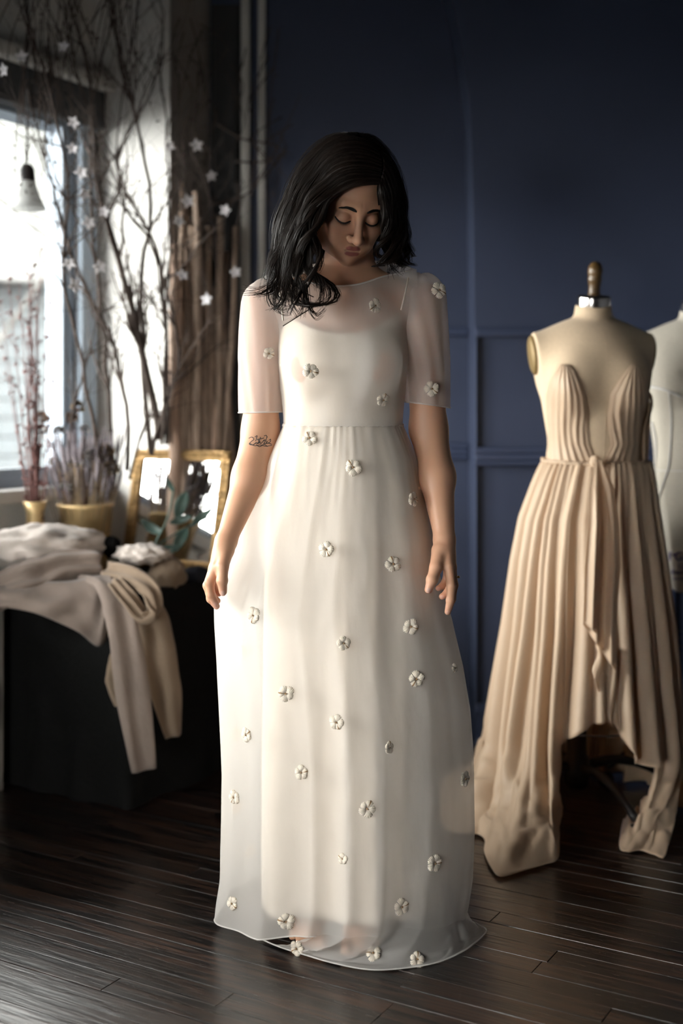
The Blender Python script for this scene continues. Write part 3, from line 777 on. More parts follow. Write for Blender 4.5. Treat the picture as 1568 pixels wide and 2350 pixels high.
# pendant lamp in front of the window
lp = thing('pendant_lamp', 'white bell shaped pendant lamp hanging in front of the window', 'lamp')
lc = P(62, 480, 3.72)
MB().lathe([(0.022, 0.095), (0.024, 0.085), (0.030, 0.065), (0.040, 0.035), (0.057, 0.0), (0.0555, 0.0), (0.038, 0.034), (0.028, 0.064), (0.020, 0.086)], lc, 28).build('lamp_shade', M['lampwhite'], lp)
MB().lathe([(0.001, 0.135), (0.012, 0.134), (0.022, 0.118), (0.025, 0.09), (0.024, 0.080), (0.001, 0.079)], lc, 20).build('socket', M['black'], lp)
MB().tube([lc+Vector((0,0,.13)), lc+Vector((.002,0,.5)), Vector((lc.x, lc.y, CEIL))], .003, 6).build('cord', M['black'], lp)
MB().lathe([(0.001, 0.075), (0.012, 0.07), (0.019, 0.04), (0.012, 0.012), (0.001, 0.006)], lc, 14).build('bulb', M['lampwhite'], lp)

# ------------------------------------------------------------------ clothes heaped on the bench
def ribbon(name, pts, widths, m, label, group=None, side=None, fold=0.006, seed=0.0, thick=0.008, nf=3, cat='clothes', nv=30, nu=16):
    """a length of cloth falling along a path, with lengthwise folds and a little thickness"""
    c = catmull(pts, nv); b = MB()
    def ww(f):
        x = f*(len(widths)-1); i = min(int(x), len(widths)-2); return widths[i] + (widths[i+1]-widths[i])*(x-i)
    sdv = Vector(side) if side else Vector((1, 0.35, 0))
    def fn(u, v):
        j = min(nv-1, int(round(v*(nv-1)))); d = (c[min(j+1, nv-1)] - c[max(j-1, 0)]).normalized()
        s1 = (sdv - d*sdv.dot(d)).normalized(); nn = s1.cross(d)
        a = 2*math.pi*u; x = math.cos(a); w = ww(v)
        th = thick*math.sin(a) + fold*math.sin(x*nf*2.2 + seed + 1.5*noise.noise(Vector((x, v*3, seed)))) + fold*1.2*noise.noise(Vector((x*1.5+seed, v*5, 0)))
        return c[j] + s1*(x*w/2*(1+.06*noise.noise(Vector((v*6, seed, x*.2))))) + nn*th
    b.grid(fn, nu*2, nv, wrap=True)
    k = nu*2
    b.f.append(tuple(range(k-1, -1, -1))); b.f.append(tuple(range((nv-1)*k, nv*k)))
    return tag(b.build(name, m), label, cat, group)
b = MB().blob(P(95, 1262, 3.60)+Vector((0,0,.012)), (.200, .125, .064), .20, 2.6, 1.3, 56, .5, crease=.20)
tag(b.build('linen_cushion', M['creamcloth']), 'puffy cream linen bundle topmost on the heap by the window', 'clothes')
ribbon('linen_sheet', [P(-40, 1372, 3.42), P(60, 1325, 3.44), P(140, 1300, 3.48), P(230, 1292, 3.52)], [.11, .10, .10, .08], M['mauvecloth'],
       'rolled taupe cloth lying under the puffy cream bundle', side=(0.2, .5, 1), fold=.012, thick=.018, seed=2)
b = MB()
edge = [(-45, 1392), (40, 1398), (110, 1418), (180, 1452), (226, 1484), (247, 1455), (252, 1395)]
ec = catmull([P(x, y, 3.345 + .0004*(x-100 if x > 100 else 0)) for x, y in edge], 40)
tc_ = catmull([P(x, y, 3.44) for x, y in ((-45, 1340), (60, 1335), (140, 1335), (200, 1325), (238, 1320), (252, 1322), (256, 1330))], 40)
def fn(u, v):
    j = min(39, int(round(u*39))); p = tc_[j].lerp(ec[j], v)
    q = Vector((u*5, v*3, 4.0)); f = .016*noise.noise(q) + .006*math.sin(u*30+v*6)*v
    return p + Vector((0.2*f, -1*f - .03*math.sin(v*math.pi), f*.3))
b.grid(fn, 40, 16)
o = tag(b.build('taupe_cloth', M['mauvecloth']), 'taupe cloth hanging in a point over the near end of the black bench', 'clothes')
sm = o.modifiers.new('thick', 'SOLIDIFY'); sm.thickness = .008; sm.offset = 1
ribbon('trousers', [P(205, 1325, 3.50), P(255, 1345, 3.40), P(284, 1450, 3.335), P(306, 1600, 3.335), P(330, 1768, 3.345)], [.075, .085, .083, .094, .066], M['mauvecloth'],
       'long taupe garment leg hanging lowest down the front of the black bench', seed=1.0, fold=.005, nf=2)
ribbon('shawl', [P(310, 1345, 3.56), P(345, 1400, 3.44), P(362, 1480, 3.43), P(382, 1590, 3.43), P(398, 1690, 3.44)], [.06, .085, .098, .088, .048], M['tancloth'],
       'patterned tan garment hanging behind the long taupe leg', seed=3.0, fold=.006, nf=2)
ribbon('sleeve_cloth', [P(262, 1500, 3.37), P(262, 1560, 3.365), P(268, 1620, 3.365)], [.02, .05, .012], M['tancloth'],
       'small tan cloth tip showing at the side of the long hanging leg', seed=5.0, fold=.004, nf=1)
ribbon('tan_jacket', [P(245, 1312, 3.48), P(300, 1322, 3.42), P(345, 1352, 3.385), P(352, 1400, 3.37), P(325, 1414, 3.365), P(292, 1372, 3.37), P(262, 1335, 3.40)], [.07, .06, .058, .05, .045, .05, .04], M['tancloth'],
       'brown tan jacket looped over the edge of the bench', side=(.3, .6, .8), fold=.006, thick=.012, seed=7)
b = MB().blob(P(330, 1272, 3.62), (.085, .07, .032), .25, 3.2, 4.4, 40, .3, crease=.35)
tag(b.build('white_blouse', M['creamcloth']), 'crumpled pale blouse lying before the foot of the mirror', 'clothes')
b = MB().blob(P(383, 1318, 3.63), (.058, .05, .054), .16, 2.4, 8.1, 40, -.3, crease=.2)
tag(b.build('tan_cushion', M['tancloth']), 'small tan cushion at the end of the clothes heap', 'cushion')
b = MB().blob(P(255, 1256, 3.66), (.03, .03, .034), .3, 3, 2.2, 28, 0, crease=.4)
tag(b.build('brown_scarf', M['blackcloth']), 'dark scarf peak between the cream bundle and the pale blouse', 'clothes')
b = MB().blob(P(450, 1322, 3.74), (.05, .05, .03), .2, 3, 5.2, 28, 0, crease=.3)
tag(b.build('navy_cloth', mat('navy_cloth', (.012, .014, .026), .85)), 'navy cloth folded on the bench end next to the woman', 'clothes')
# green sprig lying in front of the mirror
sp = thing('leafy_sprig', 'grey green leafy sprig in front of the gilt mirror', 'plant')
c0 = P(345, 1290, 3.72)
c1 = P(432, 1150, 3.82)
MB().tube(catmull([c0, P(360, 1240, 3.74), P(385, 1190, 3.76), P(400, 1120, 3.8)], 10), .0035, 5).build('stem', M['leaf'], sp)
MB().tube(catmull([P(355, 1255, 3.74), P(420, 1215, 3.77), P(478, 1188, 3.8)], 10), .003, 5).build('stem', M['leaf'], sp)
def leaf(parent, base, tip, w, m, name='leaf', cup=.3):
    base = Vector(base); tip = Vector(tip); d = tip-base; L = d.length; d.normalize()
    s = d.cross(Vector((.3, -1, .2))).normalized(); n = s.cross(d)
    b = MB()
    def fn(u, v):
        x = (u-.5)*2; ww = w*math.sin(math.pi*min(1, v*.93+.04))**.8
        return base + d*(L*v) + s*(x*ww) + n*(cup*w*(x*x) - .15*L*math.sin(v*math.pi))
    b.grid(fn, 5, 9); o = b.build(name, m, parent)
    sm = o.modifiers.new('t', 'SOLIDIFY'); sm.thickness = .0012
    return o
for (a, b_, w) in (((405, 1190), (428, 1128), .020), ((372, 1225), (325, 1195), .014), ((430, 1212), (400, 1265), .018), ((390, 1200), (440, 1185), .012), ((360, 1262), (412, 1258), .013), ((440, 1206), (490, 1165), .011), ((398, 1128), (385, 1098), .008)):
    leaf(sp, P(*a, 3.76), P(*b_, 3.77), w, M['leaf'])

# ------------------------------------------------------------------ branches, poles and paper flowers in the corner
random.seed(21)
def branch(b, pts, r0, sub=14, sublen=(.12, .32), depth=2, spread=.5, n=6):
    k = 22; c = catmull(pts, k)
    c = [p + Vector((noise.noise(p*9), noise.noise(p*9+Vector((5,0,0))), 0))*.012 for p in c]
    r0 = r0*1.25; rad = [max(.0016, r0*(1-.75*i/(k-1))) for i in range(k)]
    b.tube(c, rad, n)
    for i in range(sub):
        j = random.randint(3, k-1); d = (c[min(j+1, k-1)]-c[j-1]).normalized()
        e = (d*.9 + Vector((random.gauss(0,spread), random.gauss(0,spread*.55), random.gauss(.15,.3)))).normalized()
        tree_branches(b, c[j], e, random.uniform(*sublen), max(.0018, rad[j]*.6), depth-1, .5, 3, 5, .1, .16)
BR = [
 ([(368,1010,3.98),(345,880,3.97),(311,743,3.95),(271,600,3.92),(250,525,3.9),(225,425,3.88),(215,290,3.86),(200,150,3.84),(150,-30,3.8)], .0115, 'thick dark branch leaning left before the white return wall'),
 ([(345,1040,4.0),(330,820,3.98),(325,640,3.97),(345,470,3.95),(325,330,3.93),(290,200,3.9),(262,60,3.88),(240,-60,3.86)], .0080, 'dark branch rising in front of the white return wall'),
 ([(255,1060,3.92),(250,900,3.92),(232,720,3.9),(215,560,3.9),(208,380,3.88),(212,240,3.88),(250,80,3.86),(275,-60,3.85)], .0068, 'slim branch along the edge of the window casing'),
 ([(290,1080,3.9),(292,930,3.9),(262,800,3.88),(215,690,3.85),(170,590,3.8),(130,470,3.75),(85,300,3.7),(40,110,3.66)], .0065, 'arching branch crossing the window frame to the lamp'),
 ([(384,1020,3.98),(380,760,3.97),(366,600,3.96),(320,500,3.95),(270,400,3.92),(296,300,3.9),(340,215,3.9),(372,130,3.9)], .0065, 'forked branch bending back over the white wall'),
 ([(350,1045,3.95),(375,930,3.94),(410,840,3.94),(395,700,3.94),(345,560,3.92),(285,470,3.9),(270,330,3.88),(290,160,3.86),(320,0,3.86)], .0060, 'branch curving from the mirror toward the top of the wall'),
 ([(300,1100,3.86),(320,1000,3.86),(335,960,3.86),(385,930,3.87),(400,860,3.9)], .0045, 'short dark twig with side shoots above the mirror'),
 ([(150,1100,3.88),(175,920,3.86),(205,800,3.84),(235,720,3.84),(300,700,3.86)], .0040, 'thin twig rising from the bucket beside the window'),
 ([(372,1020,3.9),(380,800,3.95),(388,560,3.98),(384,330,3.98),(372,180,3.96),(378,30,3.95)], .0050, 'upright twig along the outer edge of the white return wall'),
 ([(230,1060,3.8),(195,860,3.76),(150,660,3.7),(155,430,3.66),(120,220,3.6),(60,60,3.56),(40,-50,3.52)], .0055, 'long twig hanging across the dark window header'),
]
for pts, r0, lab in BR:
    t_ = MB(); branch(t_, [P(x, y, Y) for x, y, Y in pts], r0, sub=15 if len(pts) > 6 else 10, sublen=(.12, .34) if len(pts) > 6 else (.07, .18), depth=3 if len(pts) > 6 else 2)
    tag(t_.build('branch', M['twig']), lab, 'branch', 'bare branches in the corner')
# hanging twiggy garland over the upper wall
t_ = MB()
for i in range(34):
    x = random.uniform(0, 330); x2 = x + random.gauss(20, 60); y2 = random.uniform(150, 420)
    a = P(x, -40, 3.75); q = P(x2, y2, 3.72)
    budtwig(t_, [a, a.lerp(q, .5)+Vector((random.gauss(0,.03), random.gauss(0,.04), 0)), q], .0024, 3, .003, 4)
for i in range(26):
    x = random.uniform(40, 130); a = P(x*.8+20, 90+random.uniform(-60, 120), 3.70); q = P(x + random.gauss(0,28), random.uniform(260, 470), 3.68)
    budtwig(t_, [a, a.lerp(q, .5)+Vector((random.gauss(0,.02), random.gauss(0,.03), 0)), q], .0020, 3, .003, 4)
o = tag(t_.build('twig_garland', M['twig']), 'tangle of thin hanging twigs over the top of the window', 'twigs'); o['kind'] = 'stuff'
# dark vine on the wall beside the door
t_ = MB()
for i in range(40):
    x = random.uniform(395, 480) if i < 24 else random.uniform(490, 690)
    y = random.uniform(40, 420); q0 = P(x, y, 4.06 if x < 480 else 4.18); e = P(x + random.gauss(0, 60), y + random.uniform(120, 420), 4.04 if x < 480 else 4.16)
    budtwig(t_, [q0, q0.lerp(e, .3)+Vector((random.gauss(0,.03), -.01, 0)), q0.lerp(e, .7)+Vector((random.gauss(0,.03), -.02, 0)), e], .0030, 2, .003, 4)
for pts in ([(500,285),(560,320),(620,330),(670,355)], [(540,370),(600,372),(660,350)], [(480,470),(560,450),(600,400),(640,330),(690,215)], [(390,480),(470,505),(530,470),(560,420)]):
    budtwig(t_, [P(x, y, 4.14) for x, y in pts], .0045, 3, .003, 5)
o = tag(t_.build('dry_vine', M['twig']), 'dry brown vine tangle hanging beside the black door', 'vine'); o['kind'] = 'stuff'
# weathered poles leaning on the shaded wall above the mirror
PL = [(398,1040,402,560,.020,'polepale'),(420,1040,412,600,.017,'pole'),(436,1040,430,470,.016,'pole'),(452,1040,455,440,.018,'pole'),(470,1045,476,520,.017,'pole'),
      (488,1045,520,580,.0150,'polepale'),(502,1045,505,500,.016,'pole'),(426,1040,446,640,.013,'pole'),(444,1045,424,700,.013,'pole'),(462,1045,440,520,.013,'pole'),(478,1045,492,660,.013,'pole'),(408,1040,420,420,.012,'pole'),(515,1045,545,520,.013,'pole'),(532,1045,512,690,.012,'pole')]
plab = {0:'pale cut branch pole nearest the white return wall', 5:'pale cut branch pole leaning in front of the black door'}
poles = []
for k, (xa, ya, xb_, yb, r0, m) in enumerate(PL):
    f = (xa-395)/140.0
    Yb = 4.00 + .12*f; a = P(xa, ya, Yb); d_ = P(xb_, yb, Yb + .05 + .03*(k % 3))
    a = a + (a-d_)*((a.z - (TZ if xa < 470 else .0) - .004)/max(.01, (d_.z-a.z))) if xa < 470 else a + (a-d_)*((a.z-.004)/(d_.z-a.z))
    c = [a.lerp(d_, i/9) + Vector((noise.noise(Vector((k, i*.5, 0))), noise.noise(Vector((k, i*.5, 3))), 0))*.010 for i in range(10)]
    o = MB().tube(c, [r0*(1.05-.25*i/9)*(1+.10*noise.noise(Vector((k*2.1, i*.9, 1)))) for i in range(10)], 9).build('pole', M[m])
    poles.append(((xa+xb_)/2, k, o))
ORD = ['first', 'second', 'third', 'fourth', 'fifth', 'sixth', 'seventh', 'eighth', 'ninth', 'tenth', 'eleventh', 'twelfth', 'thirteenth', 'fourteenth']
for n_, (x, k, o) in enumerate(sorted(poles, key=lambda q: q[0])):
    tag(o, plab.get(k, 'brown weathered pole, %s from the white wall in the bundle above the mirror' % ORD[n_]), 'pole', 'weathered poles leaning above the mirror')
# white paper flowers strung among the branches
FL = [(452,333,3.9),(485,403,3.92),(432,461,3.9),(518,482,3.92),(412,508,3.86),(160,604,3.62),(230,612,3.66),(420,632,3.84),(541,624,3.9),(50,130,3.55),(148,107,3.58),(10,160,3.5),(170,280,3.62),(168,340,3.62),(390,335,3.85),(172,655,3.6),(475,687,3.86),(195,445,3.64),(240,485,3.68),(205,510,3.66),(188,395,3.64)]
pf = thing('flower_garland', 'string of white paper flowers hung among the bare branches', 'garland')
for k, (px, py, Y) in enumerate(FL):
    c = P(px, py, Y); rr = random.Random(k); b = MB(); r = .0225*rr.uniform(.85, 1.1)
    dn = Vector((rr.gauss(.1,.4), -1, rr.gauss(0,.4))).normalized(); s1 = dn.orthogonal().normalized(); s2 = dn.cross(s1); a0 = rr.uniform(0, 6)
    for i in range(5):
        a = a0 + i*2*math.pi/5
        e = s1*math.cos(a)+s2*math.sin(a); g = e.cross(dn)
        pts = [c, c+e*r*.45+g*r*.30+dn*.003, c+e*r*1.0+g*r*.05+dn*.006, c+e*r*.45-g*r*.30+dn*.003, c+e*r*.5+dn*.0005]
        b.add(pts, [(0,1,4), (1,2,4), (2,3,4), (3,0,4)])
    f = b.build('flower', M['paper'], pf); sm = f.modifiers.new('t', 'SOLIDIFY'); sm.thickness = .0012
    q = c + Vector((rr.gauss(0,.02), rr.gauss(0,.01), rr.uniform(.10,.22)))
    MB().tube([c-dn*.001, c.lerp(q, .5)+Vector((.006,0,0)), q], .0009, 4).build('thread', M['twig'], f)

def keep_inside(o):
    """press twigs that reach a wall flat against it"""
    for v in o.data.vertices:
        p = v.co; dx, dy = p.x-AX, p.y-AY; t = dx*UX+dy*UY; m = dx*NX+dy*NY
        if t < .045:
            m = max(m, -.222 if (p.z > WZ1-.03) else -.295)
            if m < .012: t = min(t, .036)
        elif m < .012:
            if t < .06: t = .036
            else: m = .012
        q = W(t, m, min(p.z, CEIL-.004)); v.co = (q.x, min(q.y, NICHE-.048), q.z)
for o in list(bpy.data.objects):
    if o.type == 'MESH' and o.name.split('.')[0] in ('branch', 'twig_garland', 'dry_vine', 'pole') and o.parent is None: keep_inside(o)

# ================================================================== dress forms
def form_torso(c, yaw, hw, name, m, parent, zbot, neckz, shz, waistz, sc=1.0, armcut=True):
    """padded torso: c is the axis point on the floor, hw the half width at the shoulder"""
    ca, sa = math.cos(yaw), math.sin(yaw)
    def fn(p):
        x = (p[:,0]-c.x); y = (p[:,1]-c.y); z = p[:,2]
        lx = x*ca + y*sa; ly = -x*sa + y*ca
        q = np.stack([lx, ly*1.42, z], 1).astype(np.float32)
        d = s_chain(q, [(0,.0,waistz-.02), (0,0,waistz+.03), (0,-.006,shz-.14)], [.124*sc, .123*sc, .158*sc])
        d = smin(d, s_chain(q, [(0,.01,waistz-.02), (0,.02,waistz-.20), (0,.02,zbot-.02)], [.124*sc, .165*sc, .160*sc]), .03)
        p3 = np.stack([lx, ly, z], 1).astype(np.float32)
        for s in (-1, 1):
            d = smin(d, s_ell(p3, (s*.068*sc, -.075*sc, shz-.165), (.062*sc, .050*sc, .068*sc)), .045)
            d = smin(d, s_cap(p3, (s*.03, .008, shz-.050), (s*(hw-.006), .012, shz-.066), .050*sc, .040*sc), .04)
        d = smin(d, s_cap(p3, (0, .006, shz-.02), (0, -.004, neckz+.03), .0555*sc, .0465*sc), .014)
        d = smin(d, s_ell(p3, (0, .012, shz-.112), (.176*sc, .074*sc, .118)), .03)
        if armcut:
            for s in (-1, 1):     # flat armhole faces
                d = smax(d, (lx*s*.993 - (z-shz)*.12 - hw), .004)
        d = smax(d, (z - neckz) - ly*0.16, .004)
        d = smax(d, zbot - z, .006)
        return d
    w = .23
    V, Q = iso_mesh(fn, np.arange(c.x-w, c.x+w, .0045), np.arange(c.y-w, c.y+w, .0045), np.arange(zbot-.02, neckz+.05, .0045))
    return np_obj(name, V, Q, m, parent), fn

def neck_cap(c, yaw, z, r, parent, with_knob=True):
    tilt = R(9); ax3 = Vector((math.sin(yaw)*math.sin(tilt), -math.cos(yaw)*math.sin(tilt), math.cos(tilt)))
    ax1 = ax3.orthogonal().normalized(); ax2 = ax3.cross(ax1); A = (ax1, ax2, ax3)
    o = Vector((c.x, c.y-.004, z))
    MB().lathe([(r*.94, -.008), (r*1.01, -.006), (r*1.02, .0), (r*1.02, .022), (r*1.0, .026), (r*.95, .026)], o, 36, A).build('neck_band', M['chrome'], parent)
    MB().lathe([(r*.99, .024), (r*.93, .027), (r*.5, .029), (.001, .030)], o, 36, A).build('neck_plate', M['black'], parent)
    if with_knob:
        MB().lathe([(.018, .026), (.0165, .034), (.0150, .038), (.0165, .042), (.0150, .046), (.0165, .050), (.0155, .055), (.0172, .060), (.0185, .068), (.0198, .074), (.0178, .078), (.0190, .083), (.0205, .093), (.0195, .104), (.0150, .114), (.008, .119), (.001, .121)], o, 22, A).build('neck_knob', M['knob'], parent)

def arm_plate(c, yaw, hw, shz, s, parent, m):
    lx = s*(hw+.001); ca, sa = math.cos(yaw), math.sin(yaw)
    nrm = Vector((s*.993, 0, -.12)).normalized(); a2 = Vector((0, 1, 0)); a1 = a2.cross(nrm).normalized()
    rot = Matrix.Rotation(yaw, 3, 'Z')
    o = Vector((c.x, c.y, 0)) + rot @ Vector((s*(hw-.006), .014, shz-.088)); 
    return MB().lathe([(.001, .009), (.044, .008), (.053, .004), (.055, .0), (.055, -.006), (.001, -.006)], o, 28, (rot@a1, rot@a2, rot@nrm), sq=(1.0, .62)).build('arm_plate', m, parent)

def form_stand(c, zbot, parent, spring=True, legs=4, rot0=0.6):
    MB().tube([c+Vector((0,0,.16)), c+Vector((0,0,zbot+.03))], .011, 14).build('pole', M['steel'], parent)
    if spring:
        pts = []; n = 11*16
        for i in range(n+1):
            a = 2*math.pi*i/16; pts.append(c + Vector((.0165*math.cos(a), .0165*math.sin(a), .225+.15*i/n)))
        MB().tube(pts, .0032, 6).build('spring', M['steel'], parent)
    MB().lathe([(.001, .235), (.022, .235), (.027, .228), (.028, .150), (.034, .140), (.036, .075), (.028, .060), (.001, .058)], c, 22).build('hub', M['black'], parent)
    for k in range(legs):
        a = rot0 + k*2*math.pi/legs; e = Vector((math.cos(a), math.sin(a), 0))
        lg = MB().tube(catmull([c+e*.02+Vector((0,0,.115)), c+e*.12+Vector((0,0,.125)), c+e*.22+Vector((0,0,.095)), c+e*.285+Vector((0,0,.06))], 12), [.013]*6+[.011]*6, 10).build('leg', M['black'], parent)
        g = c+e*.287
        s1 = Vector((-e.y, e.x, 0))
        MB().lathe([(.001, -.009), (.020, -.009), (.024, -.006), (.024, .006), (.020, .009), (.001, .009)], g+Vector((0,0,.024)), 18, (e, Vector((0,0,1)), s1)).build('caster', M['black'], lg)
    
# --- first form, wearing the champagne dress
D2 = 3.42
C2f = Vector(((1362-784)*D2/F_PX, D2, 0)); YAW2 = R(6)
SH2 = EYE - (742-HOR)*D2/F_PX; NK2 = EYE - (700-HOR)*D2/F_PX; WA2 = EYE - (1052-HOR)*D2/F_PX
f1 = thing('dress_form', 'linen dress form with turned wooden neck knob wearing the champagne dress', 'dress form'); f1.location = C2f
def under(parent):
    """hang every parentless mesh made since the mark under a placed Empty, keeping it where it is"""
def place_children(root):
    bpy.context.view_layer.update()
    for ch in root.children: ch.matrix_parent_inverse = root.matrix_world.inverted()
tor, torso_fn = form_torso(C2f, YAW2, .172, 'torso', M['formcloth'], f1, .66, NK2, SH2, WA2, 1.0)
neck_cap(C2f, YAW2, NK2-.002, .0455, f1)
arm_plate(C2f, YAW2, .172, SH2, -1, f1, M['plate']); arm_plate(C2f, YAW2, .172, SH2, 1, f1, M['plate'])
form_stand(C2f+Vector((-.045,0,0)), .66, f1, rot0=.35)
MB().tube([C2f+Vector((.16*math.cos(a*math.pi/20), .12*math.sin(a*math.pi/20), EYE-(1663-HOR)*D2/F_PX)) for a in range(41)], .0022, 6).build('skirt_hoop', M['steel'], f1)
# seam down the front of the form
def on_torso(fn_, c, yaw, lx, z, off=.0012):
    """front surface point of a torso at side offset lx, height z"""
    ca, sa = math.cos(yaw), math.sin(yaw)
    ly = np.linspace(-.2, .05, 120); pts = np.stack([c.x+lx*ca-ly*sa, c.y+lx*sa+ly*ca, np.full(120, z)], 1).astype(np.float32)
    d = fn_(pts); k = int(np.argmax(d < off)) if (d < off).any() else 119
    k0 = max(k-1, 0); t = 0 if k == k0 else (d[k0]-off)/(d[k0]-d[k]+1e-9)
    return Vector(pts[k0] + (pts[k]-pts[k0])*t)
MB().tube([on_torso(torso_fn, C2f, YAW2, .002, z, -.0004) for z in np.linspace(SH2-.02, WA2, 40)], .0011, 5).build('front_seam', M['formcloth'], f1)
place_children(f1)

# --- the champagne dress: gathered cups, waistband, pleated high-low skirt, front cascade
S2 = F_PX/D2
def X2(px): return (px-784)/S2
def Z2(py): return EYE-(py-HOR)/S2
dr = thing('gown', 'champagne silk gown with gathered cups and a trailing high-low skirt on the dress form', 'dress'); dr.location = C2f
def ray_torso(fn_, px, py, off=.0012, lo=3.1, hi=4.0):
    """point of a torso seen at a photograph position (nearest approach where the sight line passes beside it)"""
    ys_ = np.linspace(lo, hi, 450); pts = np.stack([(px-784)*ys_/F_PX, ys_, EYE-(py-HOR)*ys_/F_PX], 1).astype(np.float32)
    d = fn_(pts); k = int(np.argmax(d < off)) if (d < off).any() else int(np.argmin(d))
    if k > 0 and d[k] < off:
        t = (d[k-1]-off)/(d[k-1]-d[k]+1e-9); return Vector(pts[k-1]+(pts[k]-pts[k-1])*t)
    return Vector(pts[k])
def cup(name, rows, seed):
    """rows: (py, left px, right px); cloth laid over the form with gathers running up to the peak"""
    b = MB(); n = len(rows); k = 44
    ys = [r_[0] for r_ in rows]
    def fn(u, v):
        py = ys[0] + (ys[-1]-ys[0])*v
        L = np.interp(py, ys, [r_[1] for r_ in rows]); Rr = np.interp(py, ys, [r_[2] for r_ in rows])
        px = L + (Rr-L)*u
        q = ray_torso(torso_fn, px, py, .0035)
        e = math.sin(math.pi*min(1, max(0, u)))**.5
        g = .0055*(1-abs(math.sin(u*math.pi*6.5 + seed + 1.3*noise.noise(Vector((u*3, v*2.2, seed))))))**1.0
        g += .006*noise.noise(Vector((u*5, v*3.0, seed+3)))*(.4+.6*math.sin(math.pi*v))
        puff = .016*e*math.exp(-((v-.33)/.28)**2)
        return q + Vector((0, -1, 0))*((g+puff)*e)
    b.grid(fn, k, 40)
    o = b.build(name, M['silk'], dr); sm = o.modifiers.new('t', 'SOLIDIFY'); sm.thickness = .0012
    return o
cup('bodice_cup', [(836,1288,1306),(850,1276,1318),(875,1262,1332),(910,1254,1345),(950,1254,1350),(985,1258,1349),(1020,1259,1352),(1060,1257,1368)], 1.0)
cup('bodice_cup', [(836,1450,1461),(850,1438,1470),(875,1420,1482),(905,1402,1490),(950,1395,1494),(985,1398,1492),(1020,1404,1490),(1060,1385,1488)], 4.0)
# loose cloth wing at the far side
ribbon_pts = [P(1488, 900, D2-.05), P(1499, 930, D2-.05), P(1488, 1000, D2-.03), P(1484, 1056, D2-.03)]
b = MB()
rc = catmull(ribbon_pts, 20)
b.grid(lambda u, v: rc[min(19, int(round(v*19)))] + Vector((.020*(u-.6)+.004*math.sin(v*9), .05*(u-.2), .006*math.sin(u*7+v*11))), 8, 20)
b.build('bodice_side', M['silk'], dr); dr.children[-1].modifiers.new('t', 'SOLIDIFY').thickness = .0015
# waist
b = MB(); rw = random.Random(3)
wpts = []
for i in range(73):
    a = 2*math.pi*i/72
    wpts.append(Vector((C2f.x+.003+.1415*math.cos(a), D2+.102*math.sin(a), Z2(1058)+.004*math.sin(a*2+1) + (-.0035 if math.sin(a) < 0 else .002))))
b.tube(wpts, [.0055+.0015*math.sin(i*2.1) for i in range(73)], 8, cap=False); b.build('waistband', M['silk'], dr)
# skirt
SL = [(1055,1250,1488,.100,.10),(1085,1235,1496,.115,.11),(1109,1225,1500,.125,.12),(1185,1197,1508,.15,.15),(1283,1180,1518,.18,.18),(1432,1163,1530,.225,.22),(1547,1146,1536,.26,.25),(1653,1131,1540,.30,.28),(1730,1118,1541,.34,.30),(1800,1104,1542,.37,.33),(1880,1093,1542,.40,.36)]
sp_ = [r_[0] for r_ in SL]
def HEM(theta):
    """hem row (py at the form's depth) round the skirt; theta 0 = right side, -pi/2 = front"""
    t = (math.degrees(theta)+360) % 360                      # 180 left, 270 front, 360 right
    ks = [0, 60, 120, 175.5, 176, 236, 244.5, 245.5, 256, 264, 271, 277, 284, 293, 306, 349, 349.5, 360]
    hs_ = [1840, 1846, 1850, 1852, 1650, 1650, 1650, 1645, 1617, 1600, 1596, 1602, 1650, 1690, 1690, 1690, 1840, 1840]
    return float(np.interp(t, ks, hs_))
rp = np.random.default_rng(4); ph = rp.uniform(0, 6.28, 12)
def skirt2(theta, v, inner=0.0):
    hem = HEM(theta); py = 1057 + (hem-1057)*v
    L, Rr, df, db = (float(np.interp(py, sp_, [r_[i] for r_ in SL])) for i in (1,2,3,4))
    cx = (X2(L)+X2(Rr))/2; hw = (X2(Rr)-X2(L))/2
    c, s = math.cos(theta), math.sin(theta)
    w = min(1, max(0, (py-1057)/700))
    th2 = theta + .06*math.sin(3*theta+1)*w
    n1 = noise.noise(Vector((theta*1.6, w*.5, 3.0))); n2 = noise.noise(Vector((theta*2.3, w*.8, 9.0)))
    f = (.55+.25*n2)*abs(math.sin(th2*10.0+ph[0]+1.9*n1)) + (.40-.25*n2)*abs(math.sin(th2*16.5+ph[2]+2.2*n2+w*.5)) + .22*n1
    f = (f-.55)
    amp = .010 + .062*w**.8
    fine = .0040*math.sin(theta*47+3*n1*2+2*math.sin(theta*5))*math.exp(-w*7)
    fr = 1 + (f*amp+fine-inner)/max(hw, .12)
    dep = df if s < 0 else db
    e = 1.0
    return Vector((cx + hw*c*fr, D2 + dep*s*fr, Z2(py)))
def train_end(d0, d1, outer):
    return (d0, d1, catmull(outer, 240))
TRAINS = [
 train_end(176, 244.5, [PF(1040,1775), PF(1012,1800), PF(1008,1855), PF(1022,1905), PF(1070,1920), PF(1098,1921), PF(1113,1935), PF(1112,1962), PF(1127,1997), PF(1150,2019), PF(1205,2004), PF(1250,1991), PF(1280,1978), PF(1283,1935)]),
 train_end(306, 349, [PF(1432,1880), PF(1422,1948), PF(1440,1962), PF(1470,1958), PF(1500,1968), PF(1525,1974), PF(1522,1930), PF(1540,1868)])]
